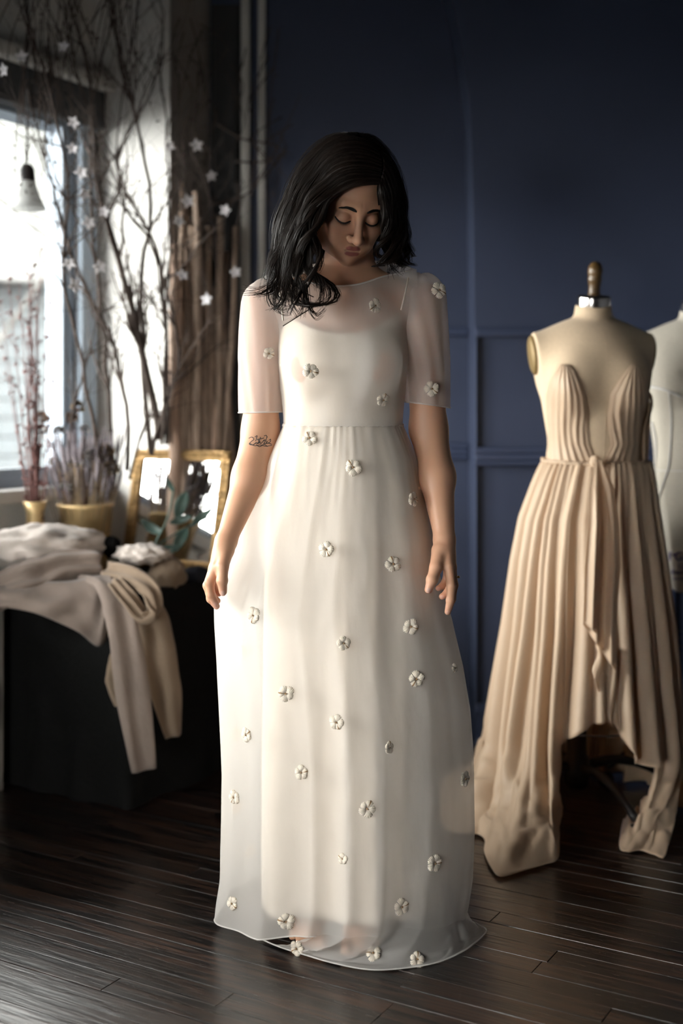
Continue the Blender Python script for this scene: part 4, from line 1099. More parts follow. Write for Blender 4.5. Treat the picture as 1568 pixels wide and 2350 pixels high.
def train_pt(p, deg, v):
    """the skirt's cloth running on from its hem row down to an outline lying on the boards"""
    for d0, d1, O in TRAINS:
        if d0 <= deg <= d1:
            u = (deg-d0)/(d1-d0); q = O[min(239, int(round(u*239)))]
            x = p.lerp(q, .30*v + .70*v**2.0)
            d = Vector((q.x-p.x, q.y-p.y, 0)); d = d.normalized() if d.length > 1e-5 else Vector((0,-1,0))
            n3 = noise.noise(Vector((u*5, v*4, d0))); n4 = abs(noise.noise(Vector((u*9, v*9, d0+2))))
            x.z = max(.004, p.z*(1-v)**1.25) + (.026*n4 + .022*max(0, n3))*math.sin(math.pi*min(1, v**1.5))**.8 + .003
            return x + d*(.030*n3*math.sin(math.pi*v))
    return None
b = MB(); NU, NV, NT = 480, 64, 30
degs = [-114.9 + 360*i/(NU-1) for i in range(NU)]
tops = [[skirt2(math.radians(g), j/(NV-1)) for j in range(NV)] for g in degs]
for j in range(NV): b.v += [tops[i][j] for i in range(NU)]
for j in range(NV-1): b.f += [(j*NU+i, j*NU+i+1, (j+1)*NU+i+1, (j+1)*NU+i) for i in range(NU-1)]
prev = {i: (NV-1)*NU+i for i in range(NU)}
for k in range(1, NT+1):
    cur = {}
    for i, g in enumerate(degs):
        x = train_pt(tops[i][NV-1], g % 360, k/NT)
        if x is not None: cur[i] = len(b.v); b.v.append(x)
    b.f += [(prev[i], prev[i+1], cur[i+1], cur[i]) for i in cur if i+1 in cur and i in prev and i+1 in prev]
    prev = cur
sk = b.build('skirt', M['silk'], dr); sk.modifiers.new('t', 'SOLIDIFY').thickness = .0015
# front cascade: folded panel falling from the waist knot
b = MB()
cas = [(1055,1366,1380,.118),(1120,1352,1410,.150),(1200,1350,1420,.175),(1300,1342,1424,.205),(1380,1340,1418,.225),(1432,1338,1416,.235)]
cp = [r_[0] for r_ in cas]
def casf(u, v, lo, hi, off, ph_):
    py = 1055 + ((lo+(hi-lo)*u)-1055)*v
    L, Rr, dd = (float(np.interp(py, cp, [r_[i] for r_ in cas])) for i in (1,2,3))
    px = L+(Rr-L)*u
    g = (1-abs(math.sin(u*math.pi*2.3+ph_)))*.026*min(1, v*1.6)
    return P(px, py, D2-dd-off-.012-g)
b.grid(lambda u, v: casf(u, v, 1432, 1545, .012, .2), 34, 50); o = b.build('cascade', M['silk'], dr); o.modifiers.new('t', 'SOLIDIFY').thickness = .0012
b = MB()
b.grid(lambda u, v: casf(.0+.42*u, v, 1425, 1500, .034, 1.1), 20, 40); o = b.build('cascade', M['silk'], dr); o.modifiers.new('t', 'SOLIDIFY').thickness = .0012
b = MB()
b.grid(lambda u, v: P(1366+(1412-1366)*u+6*math.sin(v*5), 1480 + v*(60+130*u**.8), D2-.245-.012*math.sin(u*9)-.02*v), 18, 18); o = b.build('cascade', M['silk'], dr); o.modifiers.new('t', 'SOLIDIFY').thickness = .0012
b = MB().blob(P(1366, 1060, D2-.115), (.016, .013, .018), .3, 4, 3.3, 18, 0, .3); b.build('waist_knot', M['silk'], dr)
place_children(dr)

# --- second form, plain canvas with taped seams, cut by the frame
D3 = 3.66
C3f = Vector(((1600-784)*D3/F_PX, D3, 0)); YAW3 = R(-4)
S3 = F_PX/D3
def Z3(py): return EYE-(py-HOR)/S3
SH3, NK3, WA3, BT3 = Z3(745), Z3(712), Z3(1075), Z3(1352)
f2 = thing('dress_form', 'bare canvas dress form with white taped seams behind the champagne gown', 'dress form'); f2.location = C3f
tor3, t3fn = form_torso(C3f, YAW3, .168, 'torso', M['formcloth2'], f2, BT3, NK3, SH3, WA3, 1.0)
neck_cap(C3f, YAW3, NK3-.002, .047, f2)
arm_plate(C3f, YAW3, .168, SH3, -1, f2, M['plate']); arm_plate(C3f, YAW3, .168, SH3, 1, f2, M['plate'])
def tape(pts, r=.0032):
    w = [ray_torso(t3fn, px, py, .0032) for px, py in catmull2(pts, 60)]
    b = MB(); nrm = Vector((0,-1,0))
    for i, p in enumerate(w):
        d = (w[min(i+1, 59)]-w[max(i-1, 0)]).normalized(); s = d.cross(nrm).normalized()
        b.v += [p+s*r, p-s*r, p-s*r+nrm*.001, p+s*r+nrm*.001]
        if i:
            k = len(b.v)-8
            b.f += [(k+j, k+(j+1) % 4, k+4+(j+1) % 4, k+4+j) for j in range(4)]
    b.build('seam_tape', M['tape'], f2)
def catmull2(p, n): return [(v.x, v.y) for v in catmull([Vector((a, b_, 0)) for a, b_ in p], n)]
tape([(1488,886),(1520,893),(1545,902),(1580,915),(1640,915),(1700,893)])
tape([(1536,899),(1541,960),(1539,1030),(1534,1075),(1520,1120),(1512,1160),(1515,1230)])
tape([(1497,968),(1506,1010),(1505,1060),(1500,1110),(1490,1150)])
tape([(1488,1078),(1530,1080),(1600,1081),(1700,1080)], .0014)
tape([(1640,916),(1636,1000),(1640,1075),(1665,1160),(1672,1240)])
tape([(1590,730),(1591,900),(1590,1080),(1590,1250)], .0012)
def lettering(txt, px, py, size, nm='printed_mark'):
    cu = bpy.data.curves.new(nm, 'FONT'); cu.body = txt; cu.size = size; cu.extrude = .0004; cu.align_x = 'LEFT'; cu.offset = size*.012
    t0 = bpy.data.objects.new(nm, cu); col.objects.link(t0)
    bpy.context.view_layer.update(); dg = bpy.context.evaluated_depsgraph_get()
    me = bpy.data.meshes.new_from_object(t0.evaluated_get(dg)); bpy.data.objects.remove(t0)
    for v in me.vertices:
        h = v.co.z; q = ray_torso(t3fn, px+v.co.x*S3*1.03, py-v.co.y*S3*1.03, .0008); v.co = q + Vector((0, -h-.0004, 0))
    me.materials.clear(); me.materials.append(M['ink'])
    o = bpy.data.objects.new(nm, me); col.objects.link(o); o.parent = f2
lettering('PGM', 1534, 1286, .034); lettering('12', 1555, 1305, .021); lettering('Collapsible', 1525, 1317, .0175); lettering('industrial', 1544, 1331, .012)
# wire skirt cage and stand
for py in (1466, 1482, 1600, 1618):
    MB().tube([C3f+Vector((.155*math.cos(a*math.pi/24), .125*math.sin(a*math.pi/24), Z3(py))) for a in range(49)], .0016, 5).build('cage_hoop', M['steel'], f2)
for k in range(10):
    a = k*2*math.pi/10+.12; e = Vector((.155*math.cos(a), .125*math.sin(a), 0))
    MB().tube([C3f+e+Vector((0,0,BT3+.01)), C3f+e+Vector((0,0,Z3(1618)))], .0016, 5).build('cage_wire', M['steel'], f2)
form_stand(C3f, BT3, f2, rot0=.2)
place_children(f2)
# cable on the floor by the skirting
cb = MB().tube(catmull([PF(1520,1765)+Vector((0,0,.006)), PF(1545,1738)+Vector((0,0,.03)), PF(1575,1742)+Vector((0,0,.02)), PF(1600,1768)+Vector((0,0,.006)), PF(1560,1775)+Vector((0,0,.006)), PF(1530,1752)+Vector((0,0,.012))], 30), .005, 8)
tag(cb.build('cable', M['steel']), 'grey cable looped on the floor by the blue skirting', 'cable')

# ================================================================== the woman
D = 2.62
SD = F_PX/D
def Q(px, py, dy=0.0): return P(px, py, D+dy)
def npv(*v): return np.array(v, np.float32)
woman = thing('person', 'dark haired woman in a sheer white gown dotted with yarn flowers, head bowed', 'person')

# ---- head frame: pitched forward, turned and tipped a little
HS = 0.97
HC = Vector((0.0180, D-.055, EYE-(930-486)*(-1)/ (F_PX/(D-.055)) ))
HC.z = EYE + (930-455)/(F_PX/(D-.055))
HR = Matrix.Rotation(R(18), 3, 'Z') @ Matrix.Rotation(R(2.5), 3, 'Y') @ Matrix.Rotation(R(38), 3, 'X')
HRn = np.array(HR, np.float32); HCn = np.array(HC, np.float32)
def to_local(p): return ((p - HCn) @ HRn)/HS
def H(x, y, z): return HC + HR @ (Vector((x, y, z))*HS)

def head_sdf(q):
    """q in head space: x to the viewer's right, -y out of the face, z up; metres"""
    ax = np.abs(q[:,0]); s = np.stack([ax, q[:,1], q[:,2]], 1)
    d = s_ell(q, (0, .014, .034), (.0735, .092, .078))
    d = smin(d, s_ell(q, (0, -.022, -.030), (.0600, .062, .080)), .03)
    d = smin(d, s_chain(s, [(.050, .004, -.050), (.036, -.040, -.088), (0, -.070, -.101)], [.021, .018, .0175]), .03)
    d = smin(d, s_ell(q, (0, -.0775, -.1005), (.016, .014, .0135)), .018)
    d = smin(d, s_ell(s, (.043, -.060, -.032), (.021, .022, .018)), .028)
    d = smin(d, s_ell(s, (.027, -.069, -.066), (.021, .020, .024)), .025)
    d = smin(d, s_cap(s, (.005, -.0815, .020), (.036, -.074, .023), .0095, .0085), .016)
    # eye hollows and closed lids
    d = smax(d, -s_ell(s, (.0305, -.1000, -.0030), (.0185, .0170, .0125)), .014)
    ball = s_ell(s, (.0310, -.0735, -.0050), (.0150, .0145, .0140))
    d = smin(d, ball, .004)
    lid = s_chain(s, [(.0185, -.0845, -.0105), (.0310, -.0915, -.0145), (.0445, -.0830, -.0110)], [.0012, .0014, .0012])
    d = smax(d, -lid, .0025)
    crease = s_chain(s, [(.0190, -.0850, .0020), (.0310, -.0905, .0055), (.0440, -.0815, .0020)], [.0006, .0010, .0006])
    d = smax(d, -crease, .003)
    # nose
    d = smin(d, s_chain(q, [(0, -.0830, .014), (0, -.0955, -.014), (0, -.1090, -.037)], [.0075, .0080, .0098]), .012)
    d = smin(d, s_ell(q, (0, -.1115, -.0400), (.0098, .0095, .0088)), .008)
    d = smin(d, s_ell(s, (.0125, -.0985, -.0440), (.0072, .0100, .0075)), .006)
    d = smax(d, -s_ell(s, (.0062, -.1050, -.0525), (.0034, .0052, .0040)), .003)
    # mouth
    d = smin(d, s_ell(q, (0, -.0855, -.073), (.026, .0120, .0165)), .012)
    d = smin(d, s_chain(s, [(.0, -.0945, -.0668), (.0070, -.0950, -.0660), (.0255, -.0835, -.0705)], [.0036, .0039, .0014]), .004)
    d = smin(d, s_chain(s, [(.0, -.0940, -.0793), (.0110, -.0915, -.0785), (.0245, -.0830, -.0715)], [.0052, .0046, .0012]), .004)
    d = smax(d, -s_chain(s, [(.0, -.0998, -.0718), (.0120, -.0968, -.0722), (.0270, -.0855, -.0704)], [.0012, .0012, .0011]), .0022)
    d = smax(d, -s_cap(q, (0, -.1035, -.052), (0, -.1025, -.062), .0022, .0026), .004)
    d = smin(d, s_ell(s, (.0735, .010, -.008), (.006, .018, .030)), .008)
    return d*1.0

# ---- body
LA = [Q(609,704,.025), Q(598,985,.045), Q(574,1095,.01), Q(521,1236,-.055)]
LAr = [.0405, .0375, .0365, .0212]
RA = [Q(971,696,.025), Q(984,985,.05), Q(1003,1095,.015), Q(1020,1232,-.045)]
RAr = [.0405, .0385, .0370, .0215]
def fing(pts): return [np.array(Q(*p), np.float32) for p in pts]
LH = dict(wrist=Q(520,1240,-.055),
  index=(fing([(497,1300,-.098),(481,1336,-.104),(484,1364,-.100),(495,1385,-.096)]), [.0108,.0096,.0086,.0070]),
  middle=(fing([(491,1304,-.078),(477,1344,-.080),(484,1374,-.080),(497,1391,-.079)]), [.0108,.0096,.0086,.0070]),
  ring=(fing([(491,1303,-.058),(479,1340,-.058),(486,1367,-.059),(499,1379,-.061)]), [.0105,.0092,.0082,.0068]),
  little=(fing([(497,1297,-.040),(487,1328,-.040),(493,1351,-.042),(502,1363,-.046)]), [.0092,.0080,.0072,.0060]),
  thumb=(fing([(519,1262,-.075),(511,1300,-.108),(510,1332,-.116),(512,1358,-.112)]), [.0165,.0125,.0108,.0082]))
RH = dict(wrist=Q(1020,1238,-.045),
  index=(fing([(1030,1300,-.086),(1036,1343,-.094),(1034,1378,-.092),(1028,1404,-.088)]), [.0108,.0094,.0084,.0066]),
  middle=(fing([(1036,1301,-.066),(1041,1343,-.070),(1037,1374,-.070),(1031,1397,-.068)]), [.0108,.0094,.0084,.0066]),
  ring=(fing([(1035,1300,-.046),(1037,1338,-.046),(1027,1361,-.050),(1015,1369,-.056)]), [.0103,.0090,.0080,.0066]),
  little=(fing([(1027,1296,-.030),(1026,1326,-.030),(1016,1345,-.034),(1006,1350,-.040)]), [.0090,.0078,.0070,.0058]),
  thumb=(fing([(1010,1264,-.066),(1001,1302,-.092),(992,1330,-.104),(984,1353,-.106)]), [.0170,.0132,.0112,.0082]))
def hand_sdf(p, h, k):
    d = None
    w = np.array(h['wrist'], np.float32)
    for f in ('index', 'middle', 'ring', 'little'):
        mcp = h[f][0][0]; st = w + (mcp-w)*.12
        m = s_cap(p, st, mcp, .0140, .0112 if f != 'little' else .0100)
        d = m if d is None else smin(d, m, .014)
    th = h['thumb'][0]
    d = smin(d, s_cap(p, w + (th[0]-w)*.3, th[0], .0150, .0155), .012)
    d = smin(d, s_ell(p, (w*.35 + h['middle'][0][0]*.35 + th[0]*.3), (.0155, .020, .026)), .014)
    for f in ('index', 'middle', 'ring', 'little'):
        pts, rad = h[f]
        fd = s_chain(p, pts, rad, .003)
        for j in (1, 2): fd = smin(fd, vlen(p-pts[j]) - rad[j]*1.04, .003)
        d = smin(d, fd, .0035)
    pts, rad = h['thumb']; fd = s_chain(p, pts, rad, .004); fd = smin(fd, vlen(p-pts[2])-rad[2]*1.06, .003)
    d = smin(d, fd, .006)
    return d
def torso_sdf(p):
    d = s_ell(p, Q(788,800,.03), (.128, .086, .185))
    d = smin(d, s_ell(p, Q(788,985,.03), (.102, .064, .13)), .06)
    d = smin(d, s_ell(p, Q(790,1120,.04), (.138, .088, .15)), .07)
    for px in (722, 852): d = smin(d, s_ell(p, Q(px,838,-.030), (.054, .038, .056)), .035)
    d = d + .005
    nb = Q(796,632,.035)
    for s, t in ((-1, (616,700,.025)), (1, (962,690,.025))):
        d = smin(d, s_cap(p, nb + Vector((s*.02, 0, -.018)), Q(*t), .042, .036), .035)
    d = smin(d, s_cap(p, Q(800,668,-.052), Q(688,656,.005), .0075, .0085), .018)      # collar bones
    d = smin(d, s_cap(p, Q(806,668,-.052), Q(905,648,.008), .0075, .0085), .018)
    d = smin(d, s_chain(p, [Q(796,660,.035), Q(800,610,.030), Q(803,545,.012)], [.062, .052, .050]), .030)
    return d
FEET = [(-.070, 2.535), (.040, 2.505)]
def leg_sdf(p):
    d = None
    for (fx, ty), hx in zip(FEET, (-.068, .082)):
        l = s_chain(p, [(hx, D+.03, .90), ((hx+fx)/2, D+.03, .48), (fx, ty+.165, .085)], [.080, .052, .034], .03)
        l = smin(l, s_chain(p, [(fx, ty+.20, .035), (fx, ty+.15, .060), (fx, ty+.05, .030), (fx, ty+.015, .017)], [.029, .036, .033, .015], .02), .03)
        for j in range(5):
            sgn = 1 if fx < 0 else -1
            xo = fx + sgn*(.030 - .0155*j); yy = ty - .008 + .0055*j*j*.55; rr = (.0120, .0092, .0086, .0080, .0072)[j]
            l = smin(l, s_cap(p, (xo*.9+fx*.1, yy+.05, .022), (xo, yy, rr+.001), .0105, rr), .006)
        d = l if d is None else np.minimum(d, l)
    return d
def body_sdf(p):
    p = np.asarray(p, np.float32)
    out = np.full(len(p), .5, np.float32)
    z = p[:,2]
    up = z > .62
    i = np.where(up)[0]
    if len(i):
        q = p[i]
        d = torso_sdf(q)
        for A, Ar in ((LA, LAr), (RA, RAr)):
            d = smin(d, s_chain(q, A, Ar, .02), .022)
        for A, hnd, elb in ((LA, LH, 0), (RA, RH, 1)):
            near = (np.abs(q[:,0]-hnd['wrist'].x) < .12) & (q[:,2] < hnd['wrist'].z+.10) 
            k = np.where(near)[0]
            if len(k): d[k] = smin(d[k], hand_sdf(q[k], hnd, .01), .014)
        near = (q[:,2] > HC.z-.24)
        k = np.where(near)[0]
        if len(k): d[k] = smin(d[k], head_sdf(to_local(q[k]))*HS, .014)
        out[i] = d
    i = np.where(z < 1.02)[0]
    if len(i): out[i] = np.minimum(out[i], leg_sdf(p[i])) if True else 0
    return out
hl, hr_ = LH['wrist'], RH['wrist']
zs = axis((.0, .05, .0022), (.05, .66, .014), (.66, .87, .0018), (.87, 1.26, .005), (1.26, 1.36, .003), (1.36, HC.z+.06, .00135), (HC.z+.06, HC.z+.13, .003))
xs = axis((hl.x-.075, hl.x+.045, .0018), (hl.x+.045, -.085, .0035), (-.085, .115, .00135), (.115, hr_.x-.055, .0035), (hr_.x-.055, hr_.x+.055, .0018))
ys = axis((D-.20, D-.02, .0017), (D-.02, D+.17, .004), (D+.17, D+.2, .006))
V, Fq = iso_mesh(body_sdf, xs, ys, zs, 8)
body = np_obj('body', V, Fq, M['skin'], woman)
# skin colour: lips, brows' shade, nails, nipples left out
lq = to_local(V.astype(np.float32)); la = np.stack([np.abs(lq[:,0]), lq[:,1], lq[:,2]], 1)
skin = np.array((.60, .335, .215)); tint = np.tile(skin, (len(V), 1))
isface = (V[:,2] > HC.z-.2)
lip = np.minimum(s_chain(la, [(.0, -.0965, -.0670), (.0070, -.0970, -.0662), (.0255, -.0850, -.0705)], [.0048, .0050, .0018]),
                 s_chain(la, [(.0, -.0960, -.0795), (.0110, -.0935, -.0787), (.0245, -.0850, -.0715)], [.0060, .0054, .0018]))
lw = (1-sstep(-.0008, .0010, lip))*isface
tint = tint*(1-lw[:,None]) + np.array((.36, .12, .105))*lw[:,None]
ch = np.exp(-(((la[:,0]-.043)/.016)**2 + ((la[:,2]+.034)/.016)**2))*(lq[:,1] < -.03)*isface*.35
tint = tint*(1-ch[:,None]) + np.array((.56, .25, .18))*ch[:,None]
for h in (LH, RH):
    for f in ('index', 'middle', 'ring', 'little', 'thumb'):
        pts, rad = h[f]; dd = pts[3]-pts[2]; dd = dd/np.linalg.norm(dd)
        c = pts[3] + np.array((0, -1, 0), np.float32)*rad[3]*.8
        w = (1-sstep(.0035, .0052, vlen((V-c).astype(np.float32))))[:,None]*.8
        tint = tint*(1-w) + np.array((.70, .44, .37))*w
        w2 = (1-sstep(.010, .022, vlen((V-pts[3]).astype(np.float32))))[:,None]*.35
        tint = tint*(1-w2) + np.array((.60, .30, .22))*w2
at = body.data.attributes.new('tint', 'FLOAT_COLOR', 'POINT')
at.data.foreach_set('color', np.concatenate([tint, np.ones((len(V), 1))], 1).astype(np.float32).ravel())
# nails as thin plates on the thumbs
def face_pt(x, z, off=.0006):
    """front surface of the face at local x, z"""
    ys_ = np.linspace(-.125, -.02, 300).astype(np.float32)
    q = np.stack([np.full(300, x), ys_, np.full(300, z)], 1).astype(np.float32)
    d = head_sdf(q); k = int(np.argmax(d < off)); return H(x, float(ys_[k]), z)
for s in (-1, 1):
    lsh = MB()
    pts = [face_pt(s*x, z, .0008) for x, z in ((.0155,-.0100),(.0190,-.0118),(.0245,-.0138),(.0310,-.0148),(.0380,-.0138),(.0440,-.0110),(.0490,-.0078))]
    cpts = catmull(pts, 24)
    lsh.tube(cpts, [.0007+.0015*math.sin(math.pi*i/23)**.6 for i in range(24)], 6)
    for i in range(3, 23):
        f = i/23; a = cpts[i]; dirv = HR @ Vector((s*(f-.4)*1.1, -1.0, -.75)); dirv.normalize(); L = .0055+.003*f
        lsh.tube([a, a+dirv*L*.5, a+dirv*L+(HR @ Vector((0,0,1)))*L*.12], [.00045, .0003, .00012], 4)
    lsh.build('eyelash', M['lash'], woman)
for s in (-1, 1):
    br = MB()
    ctr = catmull([face_pt(s*x, z, .0006) for x, z in ((.0115,.0175),(.0200,.0200),(.0300,.0214),(.0370,.0203),(.0425,.0184))], 26)
    for i in range(26):
        f = i/25; wd = .0036*(1-.70*f)*(.45+.55*min(1, f*5))
        for j in range(9):
            o = (j/8-.5)*2*wd; a = ctr[i] + (HR @ Vector((0, .0, o))); nx_ = ctr[min(25, i+1)]-ctr[max(0, i-1)]
            e = (nx_.normalized()*(.9) + (HR @ Vector((0,-.18, .35*(1-f)-.2*f)))).normalized()
            br.tube([a, a+e*.0035, a+e*.006], [.00042, .00036, .00012], 3)
    br.build('eyebrow', M['lash'], woman)
# thumb nails
M['nail'] = mat('nail', (.58, .36, .29), .3)
for h in (LH, RH):
    nl = MB()
    pts, rad = h['thumb']; dd = Vector(pts[3]-pts[2]).normalized(); nn = Vector((0,-1,0)); nn = (nn-dd*nn.dot(dd)).normalized(); sd = dd.cross(nn)
    c = Vector(pts[3]) + dd*.0005
    nl.grid(lambda u, v: c + dd*((v-.45)*.0105) + nn*(rad[3]+.0004) + sd*((u-.5)*.0088*(1-.25*abs(v-.5))) - nn*((u-.5)**2*.0055), 7, 6)
    nl.build('thumb_nail', M['nail'], woman)
# ring and forearm tattoo
rp0, rp1 = Vector(RH['middle'][0][0]), Vector(RH['middle'][0][1]); rc_ = rp0.lerp(rp1, .55); rd = (rp1-rp0).normalized(); r1 = rd.orthogonal().normalized(); r2 = rd.cross(r1)
rg = MB().lathe([(.0103,-.0012),(.0114,-.0010),(.0118,0),(.0114,.0010),(.0103,.0012),(.0101,0),(.0103,-.0012)], rc_, 28, (r1, r2, rd)).build('ring', M['gold'], woman)
MB().blob(rc_+Vector((.0125,-.001,0)), (.0028,.0028,.0028), .05, 2, 1, 10).build('stone', M['gold'], rg)
def arm_pt(px, py):
    """first point of the body met along the line of sight"""
    ray = np.array([P(px, py, y) for y in np.linspace(D-.15, D+.08, 260)], np.float32); d = body_sdf(ray); k = int(np.argmax(d < .0004)); return Vector(ray[k])
tt = MB()
strokes = [
 [(571,1006),(578,1003),(583,1008),(576,1014),(572,1019),(580,1021),(588,1016)],
 [(586,1012),(590,1008),(594,1012),(591,1017),(587,1015),(592,1018),(597,1013)],
 [(598,1003),(596,1011),(598,1018),(603,1014),(606,1009)],
 [(592,1008),(600,1007),(606,1005)],
 [(604,1013),(609,1009),(608,1015),(605,1018),(611,1018),(614,1012)],
 [(613,1002),(611,1011),(613,1018),(618,1015)],
 [(617,1011),(621,1008),(621,1013),(617,1017),(623,1019)],
 [(573,1017),(584,1023),(598,1021),(608,1024),(619,1023),(624,1021)],
 [(588,1020),(596,1025),(606,1020),(614,1025)],
 [(585,1003),(590,1000),(588,1007)], [(606,1001),(611,999),(614,1004)],
]
for s in strokes:
    tt.tube([arm_pt(*p) for p in catmull2(s, 18)], .00085, 4)
tt.build('tattoo', M['tattoo'], woman)

# ---- hair: lofted locks and strands
def G(*p): return catmull([P(x, y, D+dy) for x, y, dy in p], 30)
GD = [
 G((846,424,-.118),(802,430,-.150),(752,462,-.158),(724,505,-.146),(718,550,-.138),(722,600,-.135),(728,655,-.135),(722,700,-.14)),
 G((845,412,-.112),(790,408,-.142),(728,450,-.138),(703,515,-.132),(700,580,-.128),(706,640,-.135),(704,690,-.145),(696,718,-.155)),
 G((843,395,-.100),(778,380,-.120),(712,430,-.115),(685,500,-.105),(678,580,-.105),(684,640,-.125),(682,690,-.150),(690,716,-.16)),
 G((840,365,-.080),(768,342,-.085),(694,405,-.075),(660,490,-.065),(645,570,-.065),(640,630,-.09),(640,680,-.125),(655,706,-.13)),
 G((833,335,-.040),(770,318,-.030),(702,372,-.010),(664,470,.00),(646,560,.005),(642,625,-.02),(646,675,-.06),(652,700,-.06)),
 G((822,318,.000),(778,314,.035),(728,366,.070),(694,470,.085),(680,560,.085),(678,620,.07),(676,660,.06)),
 G((818,314,.010),(806,314,.060),(800,380,.110),(796,480,.125),(794,560,.115),(792,620,.09),(790,650,.08)),
 G((826,315,.000),(852,318,.040),(880,372,.080),(894,470,.090),(896,560,.085),(892,610,.07),(888,628,.06)),
 G((840,325,-.035),(870,336,-.010),(902,395,.010),(918,470,.020),(922,540,.02),(928,585,.01),(928,606,.00)),
 G((846,350,-.070),(876,368,-.065),(908,430,-.05),(920,500,-.045),(922,555,-.05),(932,588,-.06),(938,600,-.065)),
 G((848,390,-.095),(878,412,-.098),(899,470,-.085),(906,530,-.08),(905,575,-.085),(908,600,-.09),(912,612,-.095)),
 G((850,415,-.112),(872,436,-.122),(888,480,-.110),(892,530,-.10),(889,570,-.095),(884,600,-.09),(880,612,-.085)),
 G((850,424,-.118),(866,446,-.132),(880,490,-.122),(883,530,-.108),(879,562,-.10),(872,588,-.085),(866,600,-.075)),
]
NG = len(GD)
def hair_raw(s, t):
    """s runs over the guides, t from parting to tip"""
    x = min(max(s, 0), NG-1.0001); i = int(x); f = x-i
    j = t*29; a = min(int(j), 28); g = j-a
    def at_(k): k = min(max(k, 0), NG-1); return GD[k][a].lerp(GD[k][a+1], g)
    p0, p1, p2, p3 = at_(i-1), at_(i), at_(i+1), at_(i+2)
    return 0.5*((2*p1)+(p2-p0)*f+(2*p0-5*p1+4*p2-p3)*f*f+(3*p1-p0-3*p2+p3)*f**3)
HGS, HGT = 145, 49
HG = np.array([[hair_raw((NG-1)*i/(HGS-1), j/(HGT-1)) for j in range(HGT)] for i in range(HGS)], np.float32)
flat = HG.reshape(-1, 3)
def skull(p):
    q = to_local(p); d = s_ell(q, (0, .014, .034), (.0735, .092, .078)); return smin(d, s_ell(q, (0, -.010, .0), (.066, .078, .090)), .02)*HS
for it in range(10):
    d = skull(flat); e = .002
    g = np.stack([skull(flat+np.array(v, np.float32)*e)-d for v in ((1,0,0),(0,1,0),(0,0,1))], 1)/e
    g /= np.maximum(1e-6, vlen(g.astype(np.float32)))[:,None]
    tt_ = np.tile(np.linspace(0, 1, HGT), HGS)
    want = .008 + .008*np.clip(tt_*3, 0, 1)
    flat = flat + (g*np.clip(want-d, 0, .02)[:,None]).astype(np.float32)
HG = flat.reshape(HGS, HGT, 3)
HG[:,1:-1] = HG[:,1:-1]*.5 + .25*(HG[:,:-2]+HG[:,2:])
def hair_pt(s, t):
    x = min(max(s/(NG-1), 0), .99999)*(HGS-1); y = min(max(t, 0), 1.01+.0*s)*(HGT-1); i = int(x); j = min(int(y), HGT-2); f = x-i; g = y-j
    a = HG[i,j]*(1-g)+HG[i,j+1]*g; b_ = HG[i+1,j]*(1-g)+HG[i+1,j+1]*g
    return Vector(a*(1-f)+b_*f)
CENT = Vector((HC.x, D-.01, HC.z-.02))
def hair_off(p, t):
    d = p - Vector((CENT.x, CENT.y, min(max(p.z, CENT.z-.3), CENT.z+.03))); return d.normalized() if d.length > 1e-5 else Vector((0,0,1))
hair = thing('hair', None, None); hair.parent = woman; 
b = MB()
def hbase(u, v):
    s = u*(NG-1); t = v*(.66+.10*noise.noise(Vector((u*14, 3, 1)))); p = hair_pt(s, t); n_ = hair_off(p, t)
    lump = .006*noise.noise(Vector((s*2.6, t*1.5, 2)))*min(1, t*4)
    return p - n_*(.004) + n_*lump
b.grid(hbase, 110, 40)
hb = b.build('hair_mass', M['hair'], hair)
sd_ = hb.modifiers.new('t', 'SOLIDIFY'); sd_.thickness = .007; sd_.offset = -1
rr = random.Random(9)
CL = [(rr.uniform(0, NG-1), rr.uniform(0, 6.3), rr.uniform(9, 14), rr.uniform(.78, 1.1), rr.uniform(.6, 1.3)) for _ in range(64)]
def strand(b, s, t1, lift, r0, wave, ph_, frq, s_drift, n=22, seg=3):
    pts = []; c_ = min(CL, key=lambda c: abs(c[0]-s)); ph_ = c_[1] + .25*math.sin(ph_); frq = c_[2]; t1 = t1*c_[3]; wave = wave*c_[4]
    for i in range(n):
        t = t1*i/(n-1); ss = s + (c_[0]-s)*.72*sstep(.25, 1.0, t) + s_drift*.35*t*t
        p = hair_pt(ss, t); o = hair_off(p, t); tn = (hair_pt(ss, min(1, t+.02)) - hair_pt(ss, max(0, t-.02)))
        sd = tn.cross(o); sd = sd.normalized() if sd.length > 1e-7 else Vector((1,0,0))
        w = 1.95*wave*max(0, (t-.18)/.82)**.95
        pts.append(p + o*(lift*min(1, .15+t*3) + w*.7*math.cos(frq*t+ph_)) + sd*w*math.sin(frq*t+ph_))
    b.tube(pts, [r0*(1-.75*(i/(n-1))**2) for i in range(n)], seg, cap=False)
    return pts
locks = MB()
for i in range(210):
    s = rr.uniform(0, NG-1); left = s < 5
    strand(locks, s, rr.uniform(.78, 1.04), rr.uniform(.000, .006), rr.uniform(.0028, .0048), rr.uniform(.014, .024) if left else rr.uniform(.008, .014), rr.uniform(0, 6.3) if rr.random() < .5 else s*2.2, rr.uniform(8, 13), rr.gauss(0, .22), 26, 6)
locks.build('hair_locks', M['hair'], hair)
fine = MB()
for i in range(2300):
    s = rr.uniform(0, NG-1); left = s < 5
    strand(fine, s, rr.uniform(.82, 1.0), rr.uniform(.0, .010), rr.uniform(.00035, .0007), rr.uniform(.013, .026) if left else rr.uniform(.008, .016), s*2.2 + rr.gauss(0, .9), rr.uniform(8, 13), rr.gauss(0, .35))
for i in range(240):
    s = rr.uniform(0, NG-1)
    strand(fine, s, rr.uniform(.8, 1.0), rr.uniform(.006, .018), rr.uniform(.00025, .0004), rr.uniform(.008, .022), rr.uniform(0, 6.3), rr.uniform(7, 12), rr.gauss(0, .5))
